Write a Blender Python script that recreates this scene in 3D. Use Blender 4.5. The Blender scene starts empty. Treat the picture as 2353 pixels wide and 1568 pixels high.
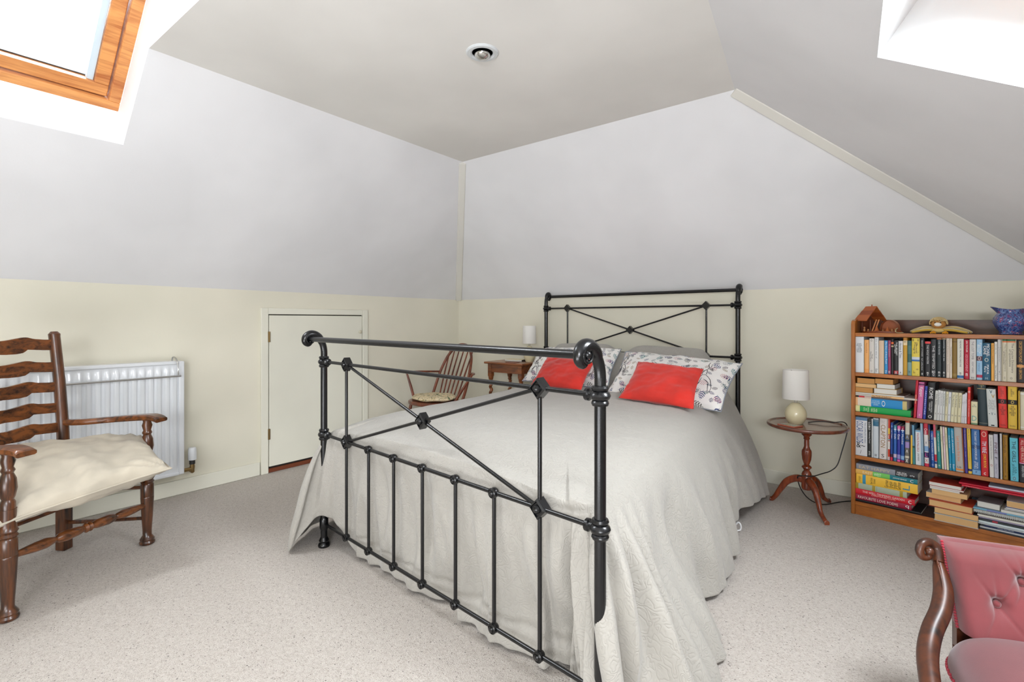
import bpy, math, random
from mathutils import Vector, Matrix, noise
random.seed(7)
sc = bpy.context.scene
PI = math.pi
V = Vector

# ---------------------------------------------------------------- camera, world, lights
EYE, FPX, HZ = 1.08, 1155.0, 738.0
YAW = math.radians(37.76)
cd = bpy.data.cameras.new('camera'); cam = bpy.data.objects.new('camera', cd)
sc.collection.objects.link(cam); sc.camera = cam
cam.location = (0, 0, EYE); cam.rotation_euler = (PI/2, 0, YAW)
cd.sensor_width = 36; cd.lens = FPX/2353*36; cd.shift_y = -(784-HZ)/2353; cd.clip_start = .02
sc.view_settings.view_transform = 'Standard'; sc.view_settings.look = 'None'
sc.view_settings.exposure = 0.34; sc.view_settings.gamma = 1; sc.view_settings.use_curve_mapping = False
w = bpy.data.worlds.new('overcast_sky'); sc.world = w; w.use_nodes = True
w.node_tree.nodes['Background'].inputs[0].default_value = (.93, .97, 1, 1)
w.node_tree.nodes['Background'].inputs[1].default_value = 2.0
def area(name, loc, target, sx, sy, power, col=(1, 1, 1)):
    l = bpy.data.lights.new(name, 'AREA'); l.shape = 'RECTANGLE'; l.size = sx; l.size_y = sy
    l.energy = power; l.color = col
    o = bpy.data.objects.new(name, l); sc.collection.objects.link(o); o.location = loc
    o.rotation_euler = (V(target)-V(loc)).to_track_quat('-Z', 'Y').to_euler(); return o
# daylight through the left and right roof windows, then added fill lights
area('skylight_glow_left', (-3.15, .36, 2.95), (-2.0, 1.5, .3), .95, .72, 62, (.90, .95, 1))
area('skylight_glow_right', (.75, 1.62, 2.35), (-2.4, 3.0, .8), .8, .72, 86, (.90, .95, 1))
area('added_fill_rear', (-3.15, -1.0, 2.95), (-1.4, -.6, .4), .95, .8, 12, (.92, .96, 1))  # extra light at the invented skylight behind the camera
sb = area('added_fill_soft', (.9, -1.1, 1.6), (-3.1, 3.4, 1.0), 1.3, .9, 44, (.92, .95, 1)); sb.data.spread = math.radians(100)  # added soft fill behind the camera, evens out the far corner
area('added_fill_up', (-.6, -1.2, .2), (-.6, .2, 2.27), 2.0, .9, 50, (.92, .95, 1))  # added fill near the floor, aimed up to brighten the ceiling

R3, D3 = (.7905, .6125), (-.6125, .7905)          # camera right / forward on the floor plan
def ray(px):                                       # floor-plan direction of a photo column, unit depth
    t = (px-1176.5)/FPX
    return V((t*R3[0]+D3[0], t*R3[1]+D3[1]))

# ---------------------------------------------------------------- materials
def nodes(name):
    m = bpy.data.materials.new(name); m.use_nodes = True
    nt = m.node_tree; return m, nt, nt.nodes['Principled BSDF']
def srgb(c):
    return tuple(((x/255/12.92) if x/255 <= .04045 else ((x/255+.055)/1.055)**2.4) for x in c)+(1,)
def N(nt, kind, **kw):
    n = nt.nodes.new(kind)
    for k, v in kw.items():
        if hasattr(n, k): setattr(n, k, v)
        else: n.inputs[k.replace('_', ' ')].default_value = v
    return n
def coords(nt, scale=(1, 1, 1), rot=(0, 0, 0), out='Object'):
    t = nt.nodes.new('ShaderNodeTexCoord'); mp = nt.nodes.new('ShaderNodeMapping')
    mp.inputs['Scale'].default_value = scale; mp.inputs['Rotation'].default_value = rot
    nt.links.new(t.outputs[out], mp.inputs['Vector']); return mp.outputs[0]
def ramp(nt, stops, fac):
    r = nt.nodes.new('ShaderNodeValToRGB'); e = r.color_ramp.elements
    while len(e) < len(stops): e.new(.5)
    for i, (p, c) in enumerate(stops):
        e[i].position = p; e[i].color = c if len(c) == 4 else srgb(c)
    nt.links.new(fac, r.inputs[0]); return r.outputs[0]
def bump(nt, b, h, strength=.3, dist=.002, normal=None):
    n = nt.nodes.new('ShaderNodeBump'); n.inputs['Strength'].default_value = strength
    n.inputs['Distance'].default_value = dist; nt.links.new(h, n.inputs['Height'])
    if normal: nt.links.new(normal, n.inputs['Normal'])
    nt.links.new(n.outputs[0], b.inputs['Normal']); return n.outputs[0]
_cache = {}
def plain(c, rough=.5, metal=0, coat=0, nz=0, key=None):
    k = (tuple(c), rough, metal, coat, nz)
    if k in _cache: return _cache[k]
    m, nt, b = nodes('paint_%d_%d_%d' % tuple(c)); b.inputs['Base Color'].default_value = srgb(c)
    b.inputs['Roughness'].default_value = rough; b.inputs['Metallic'].default_value = metal
    b.inputs['Coat Weight'].default_value = coat
    if nz:
        n = N(nt, 'ShaderNodeTexNoise', Scale=nz, Detail=4.0); nt.links.new(coords(nt), n.inputs['Vector'])
        bump(nt, b, n.outputs[0], .25, .001)
    _cache[k] = m; return m
def wall_paint(name, c, bs=.15):
    m, nt, b = nodes(name)
    v = coords(nt)
    n = N(nt, 'ShaderNodeTexNoise', Scale=1.6, Detail=3.0); nt.links.new(v, n.inputs['Vector'])
    c2 = tuple(int(x*.965) for x in c)
    nt.links.new(ramp(nt, [(.35, c2), (.65, c)], n.outputs[0]), b.inputs['Base Color'])
    n2 = N(nt, 'ShaderNodeTexNoise', Scale=90.0, Detail=5.0); nt.links.new(v, n2.inputs['Vector'])
    b.inputs['Roughness'].default_value = .85; bump(nt, b, n2.outputs[0], bs, .0015); return m
def wood(name, dark, light, axis=2, scale=14, rough=.35, coat=.3, stretch=9):
    m, nt, b = nodes(name)
    s = [scale]*3; s[axis] = scale/stretch
    v = coords(nt, tuple(s))
    n = N(nt, 'ShaderNodeTexNoise', Scale=1.0, Detail=6.0, Distortion=1.2); nt.links.new(v, n.inputs['Vector'])
    n2 = N(nt, 'ShaderNodeTexNoise', Scale=7.0, Detail=3.0); nt.links.new(v, n2.inputs['Vector'])
    mx = N(nt, 'ShaderNodeMath', operation='MULTIPLY_ADD'); mx.inputs[1].default_value = .3
    nt.links.new(n2.outputs[0], mx.inputs[0]); nt.links.new(n.outputs[0], mx.inputs[2])
    nt.links.new(ramp(nt, [(.45, dark), (.78, light)], mx.outputs[0]), b.inputs['Base Color'])
    b.inputs['Roughness'].default_value = rough; b.inputs['Coat Weight'].default_value = coat
    b.inputs['Coat Roughness'].default_value = .25
    bump(nt, b, mx.outputs[0], .12, .001); return m
M = {}
M['slope'] = wall_paint('ceiling_paint', (238, 238, 240)); M['ceil'] = wall_paint('flat_ceiling_paint', (240, 238, 234))
M['cream'] = wall_paint('cream_wall_paint', (230, 225, 207)); M['trim'] = wall_paint('cream_gloss', (234, 232, 216), .04)
M['reveal'] = plain((240, 243, 244), .7)
M['hip'] = wall_paint('trim_paint', (234, 232, 224), .05)
M['black'] = plain((9, 10, 12), .27, 0, .1, 350)
M['oak_v'] = wood('dark_oak_upright', (20, 11, 7), (98, 54, 24), 2, 30, .3, .4, 10)
M['oak_h'] = wood('dark_oak_slat', (32, 16, 8), (124, 70, 30), 1, 34, .32, .4, 8)
M['elm'] = wood('red_brown_chair_wood', (70, 28, 14), (128, 60, 28), 2, 26, .3, .5)
M['stand'] = wood('mid_brown_table_wood', (84, 40, 18), (150, 86, 42), 0, 24, .35, .4)
M['mahog'] = wood('mahogany', (78, 28, 14), (146, 66, 32), 2, 20, .22, .7)
M['mahog_top'] = wood('mahogany_top', (70, 32, 20), (118, 60, 38), 0, 14, .16, .8)
M['teak'] = wood('teak_front', (138, 76, 24), (192, 114, 42), 0, 18, .38, .25)
M['teak_v'] = wood('teak_side', (138, 78, 26), (186, 112, 44), 2, 18, .38, .25)
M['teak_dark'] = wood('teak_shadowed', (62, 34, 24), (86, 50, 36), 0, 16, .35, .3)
M['pine'] = wood('varnished_pine', (176, 100, 48), (226, 158, 92), 1, 22, .4, .3, 12)
M['rose'] = wood('carved_walnut', (24, 12, 8), (84, 42, 20), 2, 16, .38, .2)
M['white_metal'] = plain((228, 231, 234), .3, 0, .3)
M['chrome'] = plain((190, 190, 188), .18, .95)
M['brass'] = plain((140, 116, 76), .4, .8)
M['cable'] = plain((20, 20, 22), .5)
M['ceramic'] = plain((222, 212, 174), .18, 0, .8)
M['pages_tan'] = plain((226, 184, 128), .9, nz=700); M['pages_white'] = plain((226, 224, 216), .9, nz=700)
M['pages_brown'] = plain((200, 146, 84), .9, nz=700)

def shade_mat():
    m, nt, b = nodes('lamp_shade_fabric'); b.inputs['Base Color'].default_value = srgb((252, 251, 248))
    b.inputs['Roughness'].default_value = .8
    tr = nt.nodes.new('ShaderNodeBsdfTranslucent'); tr.inputs[0].default_value = srgb((252, 248, 240))
    mx = nt.nodes.new('ShaderNodeMixShader'); mx.inputs[0].default_value = .35
    nt.links.new(b.outputs[0], mx.inputs[1]); nt.links.new(tr.outputs[0], mx.inputs[2])
    nt.links.new(mx.outputs[0], nt.nodes['Material Output'].inputs[0]); return m
M['shade'] = shade_mat()
def glass_mat():
    m, nt, b = nodes('window_glass'); g = nt.nodes.new('ShaderNodeBsdfGlossy'); t = nt.nodes.new('ShaderNodeBsdfTransparent')
    g.inputs['Roughness'].default_value = .02; f = nt.nodes.new('ShaderNodeFresnel'); f.inputs[0].default_value = 1.45
    mx = nt.nodes.new('ShaderNodeMixShader'); nt.links.new(f.outputs[0], mx.inputs[0])
    nt.links.new(t.outputs[0], mx.inputs[1]); nt.links.new(g.outputs[0], mx.inputs[2])
    nt.links.new(mx.outputs[0], nt.nodes['Material Output'].inputs[0]); return m
M['glass'] = glass_mat()
def carpet_mat():
    m, nt, b = nodes('berber_carpet'); v = coords(nt)
    vo = N(nt, 'ShaderNodeTexVoronoi', Scale=300.0); nt.links.new(v, vo.inputs['Vector'])
    n1 = N(nt, 'ShaderNodeTexNoise', Scale=60.0, Detail=4.0, Roughness=.7); nt.links.new(v, n1.inputs['Vector'])
    base = ramp(nt, [(.3, (176, 170, 163)), (.7, (198, 193, 188))], n1.outputs[0])
    # every loop of yarn has its own colour: most pale, a few dark brown
    sep = nt.nodes.new('ShaderNodeSeparateColor'); nt.links.new(vo.outputs['Color'], sep.inputs[0])
    fl = ramp(nt, [(.0, (84, 72, 64)), (.006, (110, 96, 88)), (.011, (196, 186, 178)), (.14, (222, 215, 209)), (.6, (240, 236, 231))], sep.outputs[0])
    mx = N(nt, 'ShaderNodeMix', data_type='RGBA', blend_type='MULTIPLY'); mx.inputs[0].default_value = 1
    nt.links.new(base, mx.inputs[6]); nt.links.new(fl, mx.inputs[7])
    bc = N(nt, 'ShaderNodeBrightContrast', Bright=.09, Contrast=0.0); nt.links.new(mx.outputs[2], bc.inputs[0])
    nt.links.new(bc.outputs[0], b.inputs['Base Color']); b.inputs['Roughness'].default_value = 1
    inv = N(nt, 'ShaderNodeMath', operation='MULTIPLY'); inv.inputs[1].default_value = -1; nt.links.new(vo.outputs['Distance'], inv.inputs[0])
    bump(nt, b, inv.outputs[0], .4, .005); return m
M['carpet'] = carpet_mat()
def quilt_mat():
    m, nt, b = nodes('quilted_bedspread'); v = coords(nt)
    n = N(nt, 'ShaderNodeTexNoise', Scale=27.0, Detail=1.5, Distortion=.5); nt.links.new(v, n.inputs['Vector'])
    s = N(nt, 'ShaderNodeMath', operation='MULTIPLY'); s.inputs[1].default_value = 27; nt.links.new(n.outputs[0], s.inputs[0])
    si = N(nt, 'ShaderNodeMath', operation='SINE'); nt.links.new(s.outputs[0], si.inputs[0])
    ab = N(nt, 'ShaderNodeMath', operation='ABSOLUTE'); nt.links.new(si.outputs[0], ab.inputs[0])
    pw = N(nt, 'ShaderNodeMath', operation='POWER'); pw.inputs[1].default_value = .45; nt.links.new(ab.outputs[0], pw.inputs[0])
    b.inputs['Base Color'].default_value = srgb((163, 159, 151)); b.inputs['Roughness'].default_value = .95
    b.inputs['Sheen Weight'].default_value = .2
    n2 = N(nt, 'ShaderNodeTexNoise', Scale=55.0, Detail=4.0); nt.links.new(v, n2.inputs['Vector'])
    a = bump(nt, b, n2.outputs[0], .25, .004)
    bump(nt, b, pw.outputs[0], .42, .004, a); return m
M['quilt'] = quilt_mat()
def fabric(name, c, sheen=.3, nzs=400, vary=.08, rough=.9, wr=0):
    m, nt, b = nodes(name); v = coords(nt)
    n = N(nt, 'ShaderNodeTexNoise', Scale=6.0, Detail=5.0); nt.links.new(v, n.inputs['Vector'])
    lo = tuple(int(x*(1-vary)) for x in c); hi = tuple(min(255, int(x*(1+vary))) for x in c)
    nt.links.new(ramp(nt, [(.3, lo), (.7, hi)], n.outputs[0]), b.inputs['Base Color'])
    b.inputs['Roughness'].default_value = rough; b.inputs['Sheen Weight'].default_value = sheen
    n2 = N(nt, 'ShaderNodeTexNoise', Scale=float(nzs), Detail=3.0); nt.links.new(v, n2.inputs['Vector'])
    bump(nt, b, n2.outputs[0], .25, .001); return m
M['canvas'] = fabric('cream_canvas', (188, 179, 162), .1)
M['red'] = fabric('red_suede', (206, 44, 32), .25, 300, .1)
M['velvet'] = fabric('rose_velvet', (118, 50, 54), .6, 500, .12)
M['velvet_seat'] = fabric('rose_velvet_seat', (108, 54, 58), .4, 500, .1)
M['braid'] = fabric('crimson_braid', (150, 30, 48), .3, 300, .2)
M['curl'] = fabric('curly_plush', (206, 178, 122), .3, 90, .25)
def leaf_mat():
    """white cotton printed with leaf sprigs, berries and seed heads (UV based print)"""
    m, nt, b = nodes('leaf_print_cotton'); b.inputs['Roughness'].default_value = .9
    L = nt.links
    tc = nt.nodes.new('ShaderNodeTexCoord')
    def math1(op, a, bb=None, c=None):
        n = nt.nodes.new('ShaderNodeMath'); n.operation = op
        for i, x in enumerate((a, bb, c)):
            if x is None: continue
            if isinstance(x, (int, float)): n.inputs[i].default_value = x
            else: L.new(x, n.inputs[i])
        return n.outputs[0]
    col = None
    prev = srgb((240, 238, 234))
    def layer(scale, off, prevsock, kind, colours):
        mp = nt.nodes.new('ShaderNodeMapping'); mp.inputs['Scale'].default_value = (scale, scale*.62, scale); mp.inputs['Location'].default_value = (off, off*.7, 0)
        L.new(tc.outputs['UV'], mp.inputs[0])
        vo = nt.nodes.new('ShaderNodeTexVoronoi'); vo.voronoi_dimensions = '2D'; vo.inputs['Scale'].default_value = 1; vo.inputs['Randomness'].default_value = .55
        L.new(mp.outputs[0], vo.inputs['Vector'])
        sub = nt.nodes.new('ShaderNodeVectorMath'); sub.operation = 'SUBTRACT'; L.new(mp.outputs[0], sub.inputs[0]); L.new(vo.outputs['Position'], sub.inputs[1])
        sp = nt.nodes.new('ShaderNodeSeparateColor'); L.new(vo.outputs['Color'], sp.inputs[0])
        rot = nt.nodes.new('ShaderNodeVectorRotate'); rot.rotation_type = 'Z_AXIS'; L.new(sub.outputs[0], rot.inputs['Vector']); L.new(math1('MULTIPLY', sp.outputs[0], 6.28), rot.inputs['Angle'])
        xy = nt.nodes.new('ShaderNodeSeparateXYZ'); L.new(rot.outputs[0], xy.inputs[0]); x, y = xy.outputs[0], xy.outputs[1]
        ay = math1('ABSOLUTE', y)
        if kind == 'sprig':
            env = math1('MULTIPLY', math1('SUBTRACT', .2, math1('MULTIPLY', math1('MULTIPLY', x, x), 1.6)), 1.0)
            inside = math1('GREATER_THAN', env, ay)
            wv = math1('SINE', math1('MULTIPLY', math1('SUBTRACT', x, math1('MULTIPLY', ay, .9)), 42.0))
            leaf = math1('GREATER_THAN', wv, .1)
            away = math1('GREATER_THAN', ay, .012)
            mask = math1('MULTIPLY', math1('MULTIPLY', inside, leaf), away)
            stem = math1('MULTIPLY', math1('LESS_THAN', ay, .007), math1('LESS_THAN', math1('ABSOLUTE', x), .38))
            mask = math1('MAXIMUM', mask, stem)
        else:
            r = math1('SQRT', math1('ADD', math1('MULTIPLY', x, x), math1('MULTIPLY', y, y)))
            an = math1('ARCTAN2', y, x)
            pet = math1('GREATER_THAN', math1('SINE', math1('MULTIPLY', an, 11.0)), .1)
            ring = math1('GREATER_THAN', math1('SINE', math1('MULTIPLY', r, 75.0)), 0.0)
            mask = math1('MULTIPLY', math1('MULTIPLY', math1('LESS_THAN', r, .2), pet), ring)
        mask = math1('MULTIPLY', mask, math1('GREATER_THAN', sp.outputs[2], .18))
        cr = nt.nodes.new('ShaderNodeValToRGB'); cr.color_ramp.interpolation = 'CONSTANT'
        e = cr.color_ramp.elements
        while len(e) < len(colours): e.new(.5)
        for i, c in enumerate(colours): e[i].position = i/len(colours); e[i].color = srgb(c)
        L.new(sp.outputs[1], cr.inputs[0])
        mx = nt.nodes.new('ShaderNodeMix'); mx.data_type = 'RGBA'; L.new(mask, mx.inputs[0])
        if prevsock is None: mx.inputs[6].default_value = prev
        else: L.new(prevsock, mx.inputs[6])
        L.new(cr.outputs[0], mx.inputs[7]); return mx.outputs[2]
    c = layer(9, .3, None, 'sprig', [(48, 66, 116), (50, 124, 128), (110, 110, 104), (40, 54, 104), (60, 120, 118)])
    c = layer(8, 3.4, c, 'seed', [(176, 56, 84), (196, 96, 116), (90, 90, 96), (170, 60, 90)])
    c = layer(15, 7.7, c, 'sprig', [(60, 60, 66), (50, 100, 104), (52, 60, 98), (150, 130, 104)])
    L.new(c, b.inputs['Base Color'])
    n2 = N(nt, 'ShaderNodeTexNoise', Scale=18.0, Detail=3.0); L.new(tc.outputs['Object'], n2.inputs['Vector'])
    bump(nt, b, n2.outputs[0], .3, .006); return m
M['leaf'] = leaf_mat()
def spotty(name, stops, scale, rough=.3, coat=.6, dist=1.5):
    m, nt, b = nodes(name); v = coords(nt)
    n = N(nt, 'ShaderNodeTexNoise', Scale=float(scale), Detail=3.0, Distortion=dist); nt.links.new(v, n.inputs['Vector'])
    nt.links.new(ramp(nt, stops, n.outputs[0]), b.inputs['Base Color'])
    b.inputs['Roughness'].default_value = rough; b.inputs['Coat Weight'].default_value = coat; return m
M['chintz'] = spotty('blue_chintz', [(.32, (20, 30, 84)), (.45, (40, 62, 130)), (.5, (120, 150, 200)), (.56, (34, 50, 118)), (.68, (170, 66, 96)), (.72, (190, 206, 226))], 70)
M['tapestry'] = spotty('leaf_tapestry', [(.36, (92, 104, 72)), (.44, (214, 196, 160)), (.55, (226, 210, 176)), (.64, (200, 170, 120)), (.7, (110, 118, 84))], 34, .9, 0)
M['cover_art'] = spotty('printed_card', [(.35, (52, 96, 104)), (.5, (196, 186, 152)), (.65, (60, 120, 150))], 60, .3, .3)
M['stripe'] = None

# ---------------------------------------------------------------- mesh builder
class MB:
    def __init__(s): s.v = []; s.f = []; s.uv = None
    def add(s, vs, fs):
        o = len(s.v); s.v += [V(p) for p in vs]; s.f += [tuple(i+o for i in f) for f in fs]; return s
    def box(s, lo, hi, m=None):
        x0, y0, z0 = lo; x1, y1, z1 = hi
        vs = [V(p) for p in ((x0, y0, z0), (x1, y0, z0), (x1, y1, z0), (x0, y1, z0), (x0, y0, z1), (x1, y0, z1), (x1, y1, z1), (x0, y1, z1))]
        if m is not None: vs = [m @ p for p in vs]
        return s.add(vs, [(0, 3, 2, 1), (4, 5, 6, 7), (0, 1, 5, 4), (1, 2, 6, 5), (2, 3, 7, 6), (3, 0, 4, 7)])
    def prism(s, poly, z0, z1, m=None):                 # polygon in xy extruded along z
        n = len(poly); vs = [V((p[0], p[1], z0)) for p in poly]+[V((p[0], p[1], z1)) for p in poly]
        if m is not None: vs = [m @ p for p in vs]
        return s.add(vs, [tuple(range(n-1, -1, -1)), tuple(range(n, 2*n))]+[(i, (i+1) % n, n+(i+1) % n, n+i) for i in range(n)])
    def tube(s, pts, r, n=12, cap=True, flat=1, up=None):
        pts = [V(p) for p in pts]; rs = r if isinstance(r, (list, tuple)) else [r]*len(pts)
        rings = []; prev = None
        for i, p in enumerate(pts):
            t = (pts[min(i+1, len(pts)-1)]-pts[max(i-1, 0)]).normalized()
            if prev is None:
                a = V(up) if up else (V((0, 0, 1)) if abs(t.z) < .9 else V((1, 0, 0)))
            else: a = prev
            a = (a-t*a.dot(t)).normalized(); prev = a; b = t.cross(a)
            rings.append([p+(a*math.cos(2*PI*k/n)*flat+b*math.sin(2*PI*k/n))*rs[i] for k in range(n)])
        vs = [p for rg in rings for p in rg]; fs = []
        for i in range(len(pts)-1):
            for k in range(n): fs.append((i*n+k, i*n+(k+1) % n, (i+1)*n+(k+1) % n, (i+1)*n+k))
        if cap: fs += [tuple(range(n-1, -1, -1)), tuple(range((len(pts)-1)*n, len(pts)*n))]
        return s.add(vs, fs)
    def lathe(s, prof, a, b=None, n=20, twist=None):    # prof = [(radius, height)], turned about the line a->b (height scaled if b given)
        a = V(a); h0, h1 = prof[0][1], prof[-1][1]
        if b is None: ax = V((0, 0, 1)); L = 1; base = a
        else: ax = V(b)-a; L = ax.length/(h1-h0); ax = ax.normalized(); base = a-ax*h0*L
        x = V((1, 0, 0)) if abs(ax.x) < .9 else V((0, 1, 0)); x = (x-ax*x.dot(ax)).normalized(); y = ax.cross(x)
        vs = []
        for r, h in prof:
            for k in range(n):
                th = 2*PI*k/n; rr = r*(twist(th, h) if twist else 1)
                vs.append(base+ax*h*L+(x*math.cos(th)+y*math.sin(th))*rr)
        fs = [(i*n+k, i*n+(k+1) % n, (i+1)*n+(k+1) % n, (i+1)*n+k) for i in range(len(prof)-1) for k in range(n)]
        fs += [tuple(range(n-1, -1, -1)), tuple(range((len(prof)-1)*n, len(prof)*n))]
        return s.add(vs, fs)
    def ball(s, c, r, n=14, sq=(1, 1, 1)):
        pr = [(max(math.sin(PI*i/8), .02), -math.cos(PI*i/8)) for i in range(9)]; c = V(c)
        o = len(s.v); s.lathe(pr, (0, 0, 0), None, n)
        for i in range(o, len(s.v)): p = s.v[i]; s.v[i] = c+V((p.x*sq[0], p.y*sq[1], p.z*sq[2]))*r
        return s
    def grid(s, fn, nu, nv, closed_u=False, uv=False):
        o = len(s.v); cu = nu if closed_u else nu+1
        for j in range(nv+1):
            for i in range(cu): s.v.append(V(fn(i/nu, j/nv)))
        for j in range(nv):
            for i in range(nu):
                i2 = (i+1) % cu; s.f.append((o+j*cu+i, o+j*cu+i2, o+(j+1)*cu+i2, o+(j+1)*cu+i))
        return s
    def build(s, name, mat, parent=None, at=None, bev=0, smooth=35, uvs=None):
        me = bpy.data.meshes.new(name)
        off = wloc(parent) if parent is not None else (V(at) if at is not None else V((0, 0, 0)))
        me.from_pydata([tuple(p-off) for p in s.v], [], s.f); me.update()
        if uvs:
            l = me.uv_layers.new(name='uv')
            for lp in me.loops: l.data[lp.index].uv = uvs[lp.vertex_index]
        me.materials.append(mat)
        if smooth: 
            me.shade_smooth(); me.set_sharp_from_angle(angle=math.radians(smooth))
        o = bpy.data.objects.new(name, me); sc.collection.objects.link(o)
        if parent is not None: o.parent = parent
        else: o.location = off
        if bev:
            bm = o.modifiers.new('bevel', 'BEVEL'); bm.width = bev; bm.segments = 2; bm.limit_method = 'ANGLE'
        return o
def wloc(o):
    p = V((0, 0, 0))
    while o is not None: p = p+o.location; o = o.parent
    return p
def tag(o, label, cat, group=None, kind=None):
    o['label'] = label; o['category'] = cat
    if group: o['group'] = group
    if kind: o['kind'] = kind
    return o
def thing(name, label, cat, loc, group=None):
    o = bpy.data.objects.new(name, None); sc.collection.objects.link(o); o.location = loc
    o.empty_display_size = .05; return tag(o, label, cat, group)
def struct(o): o['kind'] = 'structure'; return o
def smooth01(x, a=0., b=1.):
    t = max(0, min(1, (x-a)/(b-a))); return t*t*(3-2*t)
def catmull(pts, n):
    out = []; m = len(pts)
    for i in range(m-1):
        p0, p1, p2, p3 = (V(pts[max(i-1, 0)]), V(pts[i]), V(pts[i+1]), V(pts[min(i+2, m-1)]))
        for k in range(n):
            t = k/n; out.append(.5*((2*p1)+(p2-p0)*t+(2*p0-5*p1+4*p2-p3)*t*t+(3*p1-p0-3*p2+p3)*t**3))
    out.append(V(pts[-1])); return out

# ---------------------------------------------------------------- room shell
XL, YB, YF, ZK, ZC = -3.56, 3.71, -1.7, 1.293, 2.266
CL, CB = -2.585, 2.735                                   # flat ceiling's left and back edges
def RS(x, y): return EYE+(1.2637-.862*x-.1157*y)/1.289   # height of the right-hand slope
def RX(y, z): return (1.2637-1.289*(z-EYE)-.1157*y)/.862
ZR = .72
def quadmesh(name, polys, mat): 
    b = MB()
    ctr = V((-1, 1, 1.1))
    for p in polys:
        p = [V(q) for q in p]; n_ = (p[1]-p[0]).cross(p[2]-p[1])
        if n_.dot(ctr-p[0]) < 0: p.reverse()
        b.add(p, [tuple(range(len(p)))])
    return struct(b.build(name, mat, smooth=0))
quadmesh('floor', [[(XL, YF, 0), (2.4, YF, 0), (2.4, YB, 0), (XL, YB, 0)]], M['carpet'])
# skylight openings: left in the 45 degree slope and the flat ceiling, right in the right slope
WY1, WY0 = .76, -.04
SX0 = -2.932                                             # lower edge of the left opening
SX1 = -1.95                                              # its upper edge in the flat ceiling
def LS(x): return ZK+(x-XL)*(ZC-ZK)/(CL-XL)
W2Y1, W2Y0 = -.62, -1.42                                 # invented second left skylight, unseen behind the camera, added to brighten the room
def strip(y0, y1): return [(XL, y0, ZK), (CL, y0, ZC), (CL, y1, ZC), (XL, y1, ZK)]
quadmesh('ceiling_slope_left', [strip(YF, W2Y0), strip(W2Y1, WY0),
    [(XL, WY1, ZK), (CL, WY1, ZC), (CL, CB, ZC), (XL, YB, ZK)]]+
    [[(XL, a, ZK), (SX0, a, LS(SX0)), (SX0, b_, LS(SX0)), (XL, b_, ZK)] for a, b_ in ((W2Y0, W2Y1), (WY0, WY1))], M['slope'])
KX, KY = RX(CB, ZC), CB
quadmesh('ceiling', [[(CL, YF, ZC), (SX1, YF, ZC), (SX1, W2Y0, ZC), (CL, W2Y0, ZC)], [(CL, W2Y1, ZC), (SX1, W2Y1, ZC), (SX1, WY0, ZC), (CL, WY0, ZC)],
    [(CL, WY1, ZC), (SX1, WY1, ZC), (SX1, CB, ZC), (CL, CB, ZC)],
    [(SX1, YF, ZC), (RX(YF, ZC), YF, ZC), (KX, KY, ZC), (SX1, CB, ZC)]], M['ceil'])
HBX = RX(YB, ZK)
quadmesh('ceiling_slope_back', [[(XL, YB, ZK), (HBX, YB, ZK), (KX, KY, ZC), (CL, CB, ZC)]], M['slope'])
# right slope with its opening (K = visible far corner)
nS = V((.862, .1157, 1.289)).normalized()
K = V((-.061, 1.985, 0)); ea = V((.324, -.06, 0)).normalized(); eb = V((.072, -.997, 0)).normalized()
def onS(p): return V((p.x, p.y, RS(p.x, p.y)))
def slopepoly(p): return [onS(V(q)) for q in p]
W_A, W_B = .86, .80
c0 = K; c1 = K+ea*W_A; c2 = K+ea*W_A+eb*W_B; c3 = K+eb*W_B
sA, sB = RX(YF, ZC), RX(YF, ZR)
qa = V((KX, KY, 0)); qb = V((RX(YB, ZR), YB, 0)); qc = V((sB, YF, 0)); qd = V((sA, YF, 0)); qh = V((HBX, YB, 0))
quadmesh('ceiling_slope_right', [slopepoly(p) for p in ([qa, c0, c1, qh], [qh, c1, qb], [qa, qd, c3, c0], [qd, qc, c2, c3], [qc, qb, c1, c2])], M['slope'])
quadmesh('wall_left', [[(XL, YF, 0), (XL, YB, 0), (XL, YB, ZK), (XL, YF, ZK)]], M['cream'])
quadmesh('wall_back', [[(XL, YB, 0), (RX(YB, ZR), YB, 0), (RX(YB, ZR), YB, ZR), (HBX, YB, ZK), (XL, YB, ZK)]], M['cream'])
quadmesh('wall_right', [[(RX(YB, ZR), YB, 0), (sB, YF, 0), (sB, YF, ZR), (RX(YB, ZR), YB, ZR)]], M['cream'])
quadmesh('wall_front', [[(XL, YF, 0), (sB, YF, 0), (sB, YF, ZR), (sA, YF, ZC), (CL, YF, ZC), (XL, YF, ZK)]], M['cream'])
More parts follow.
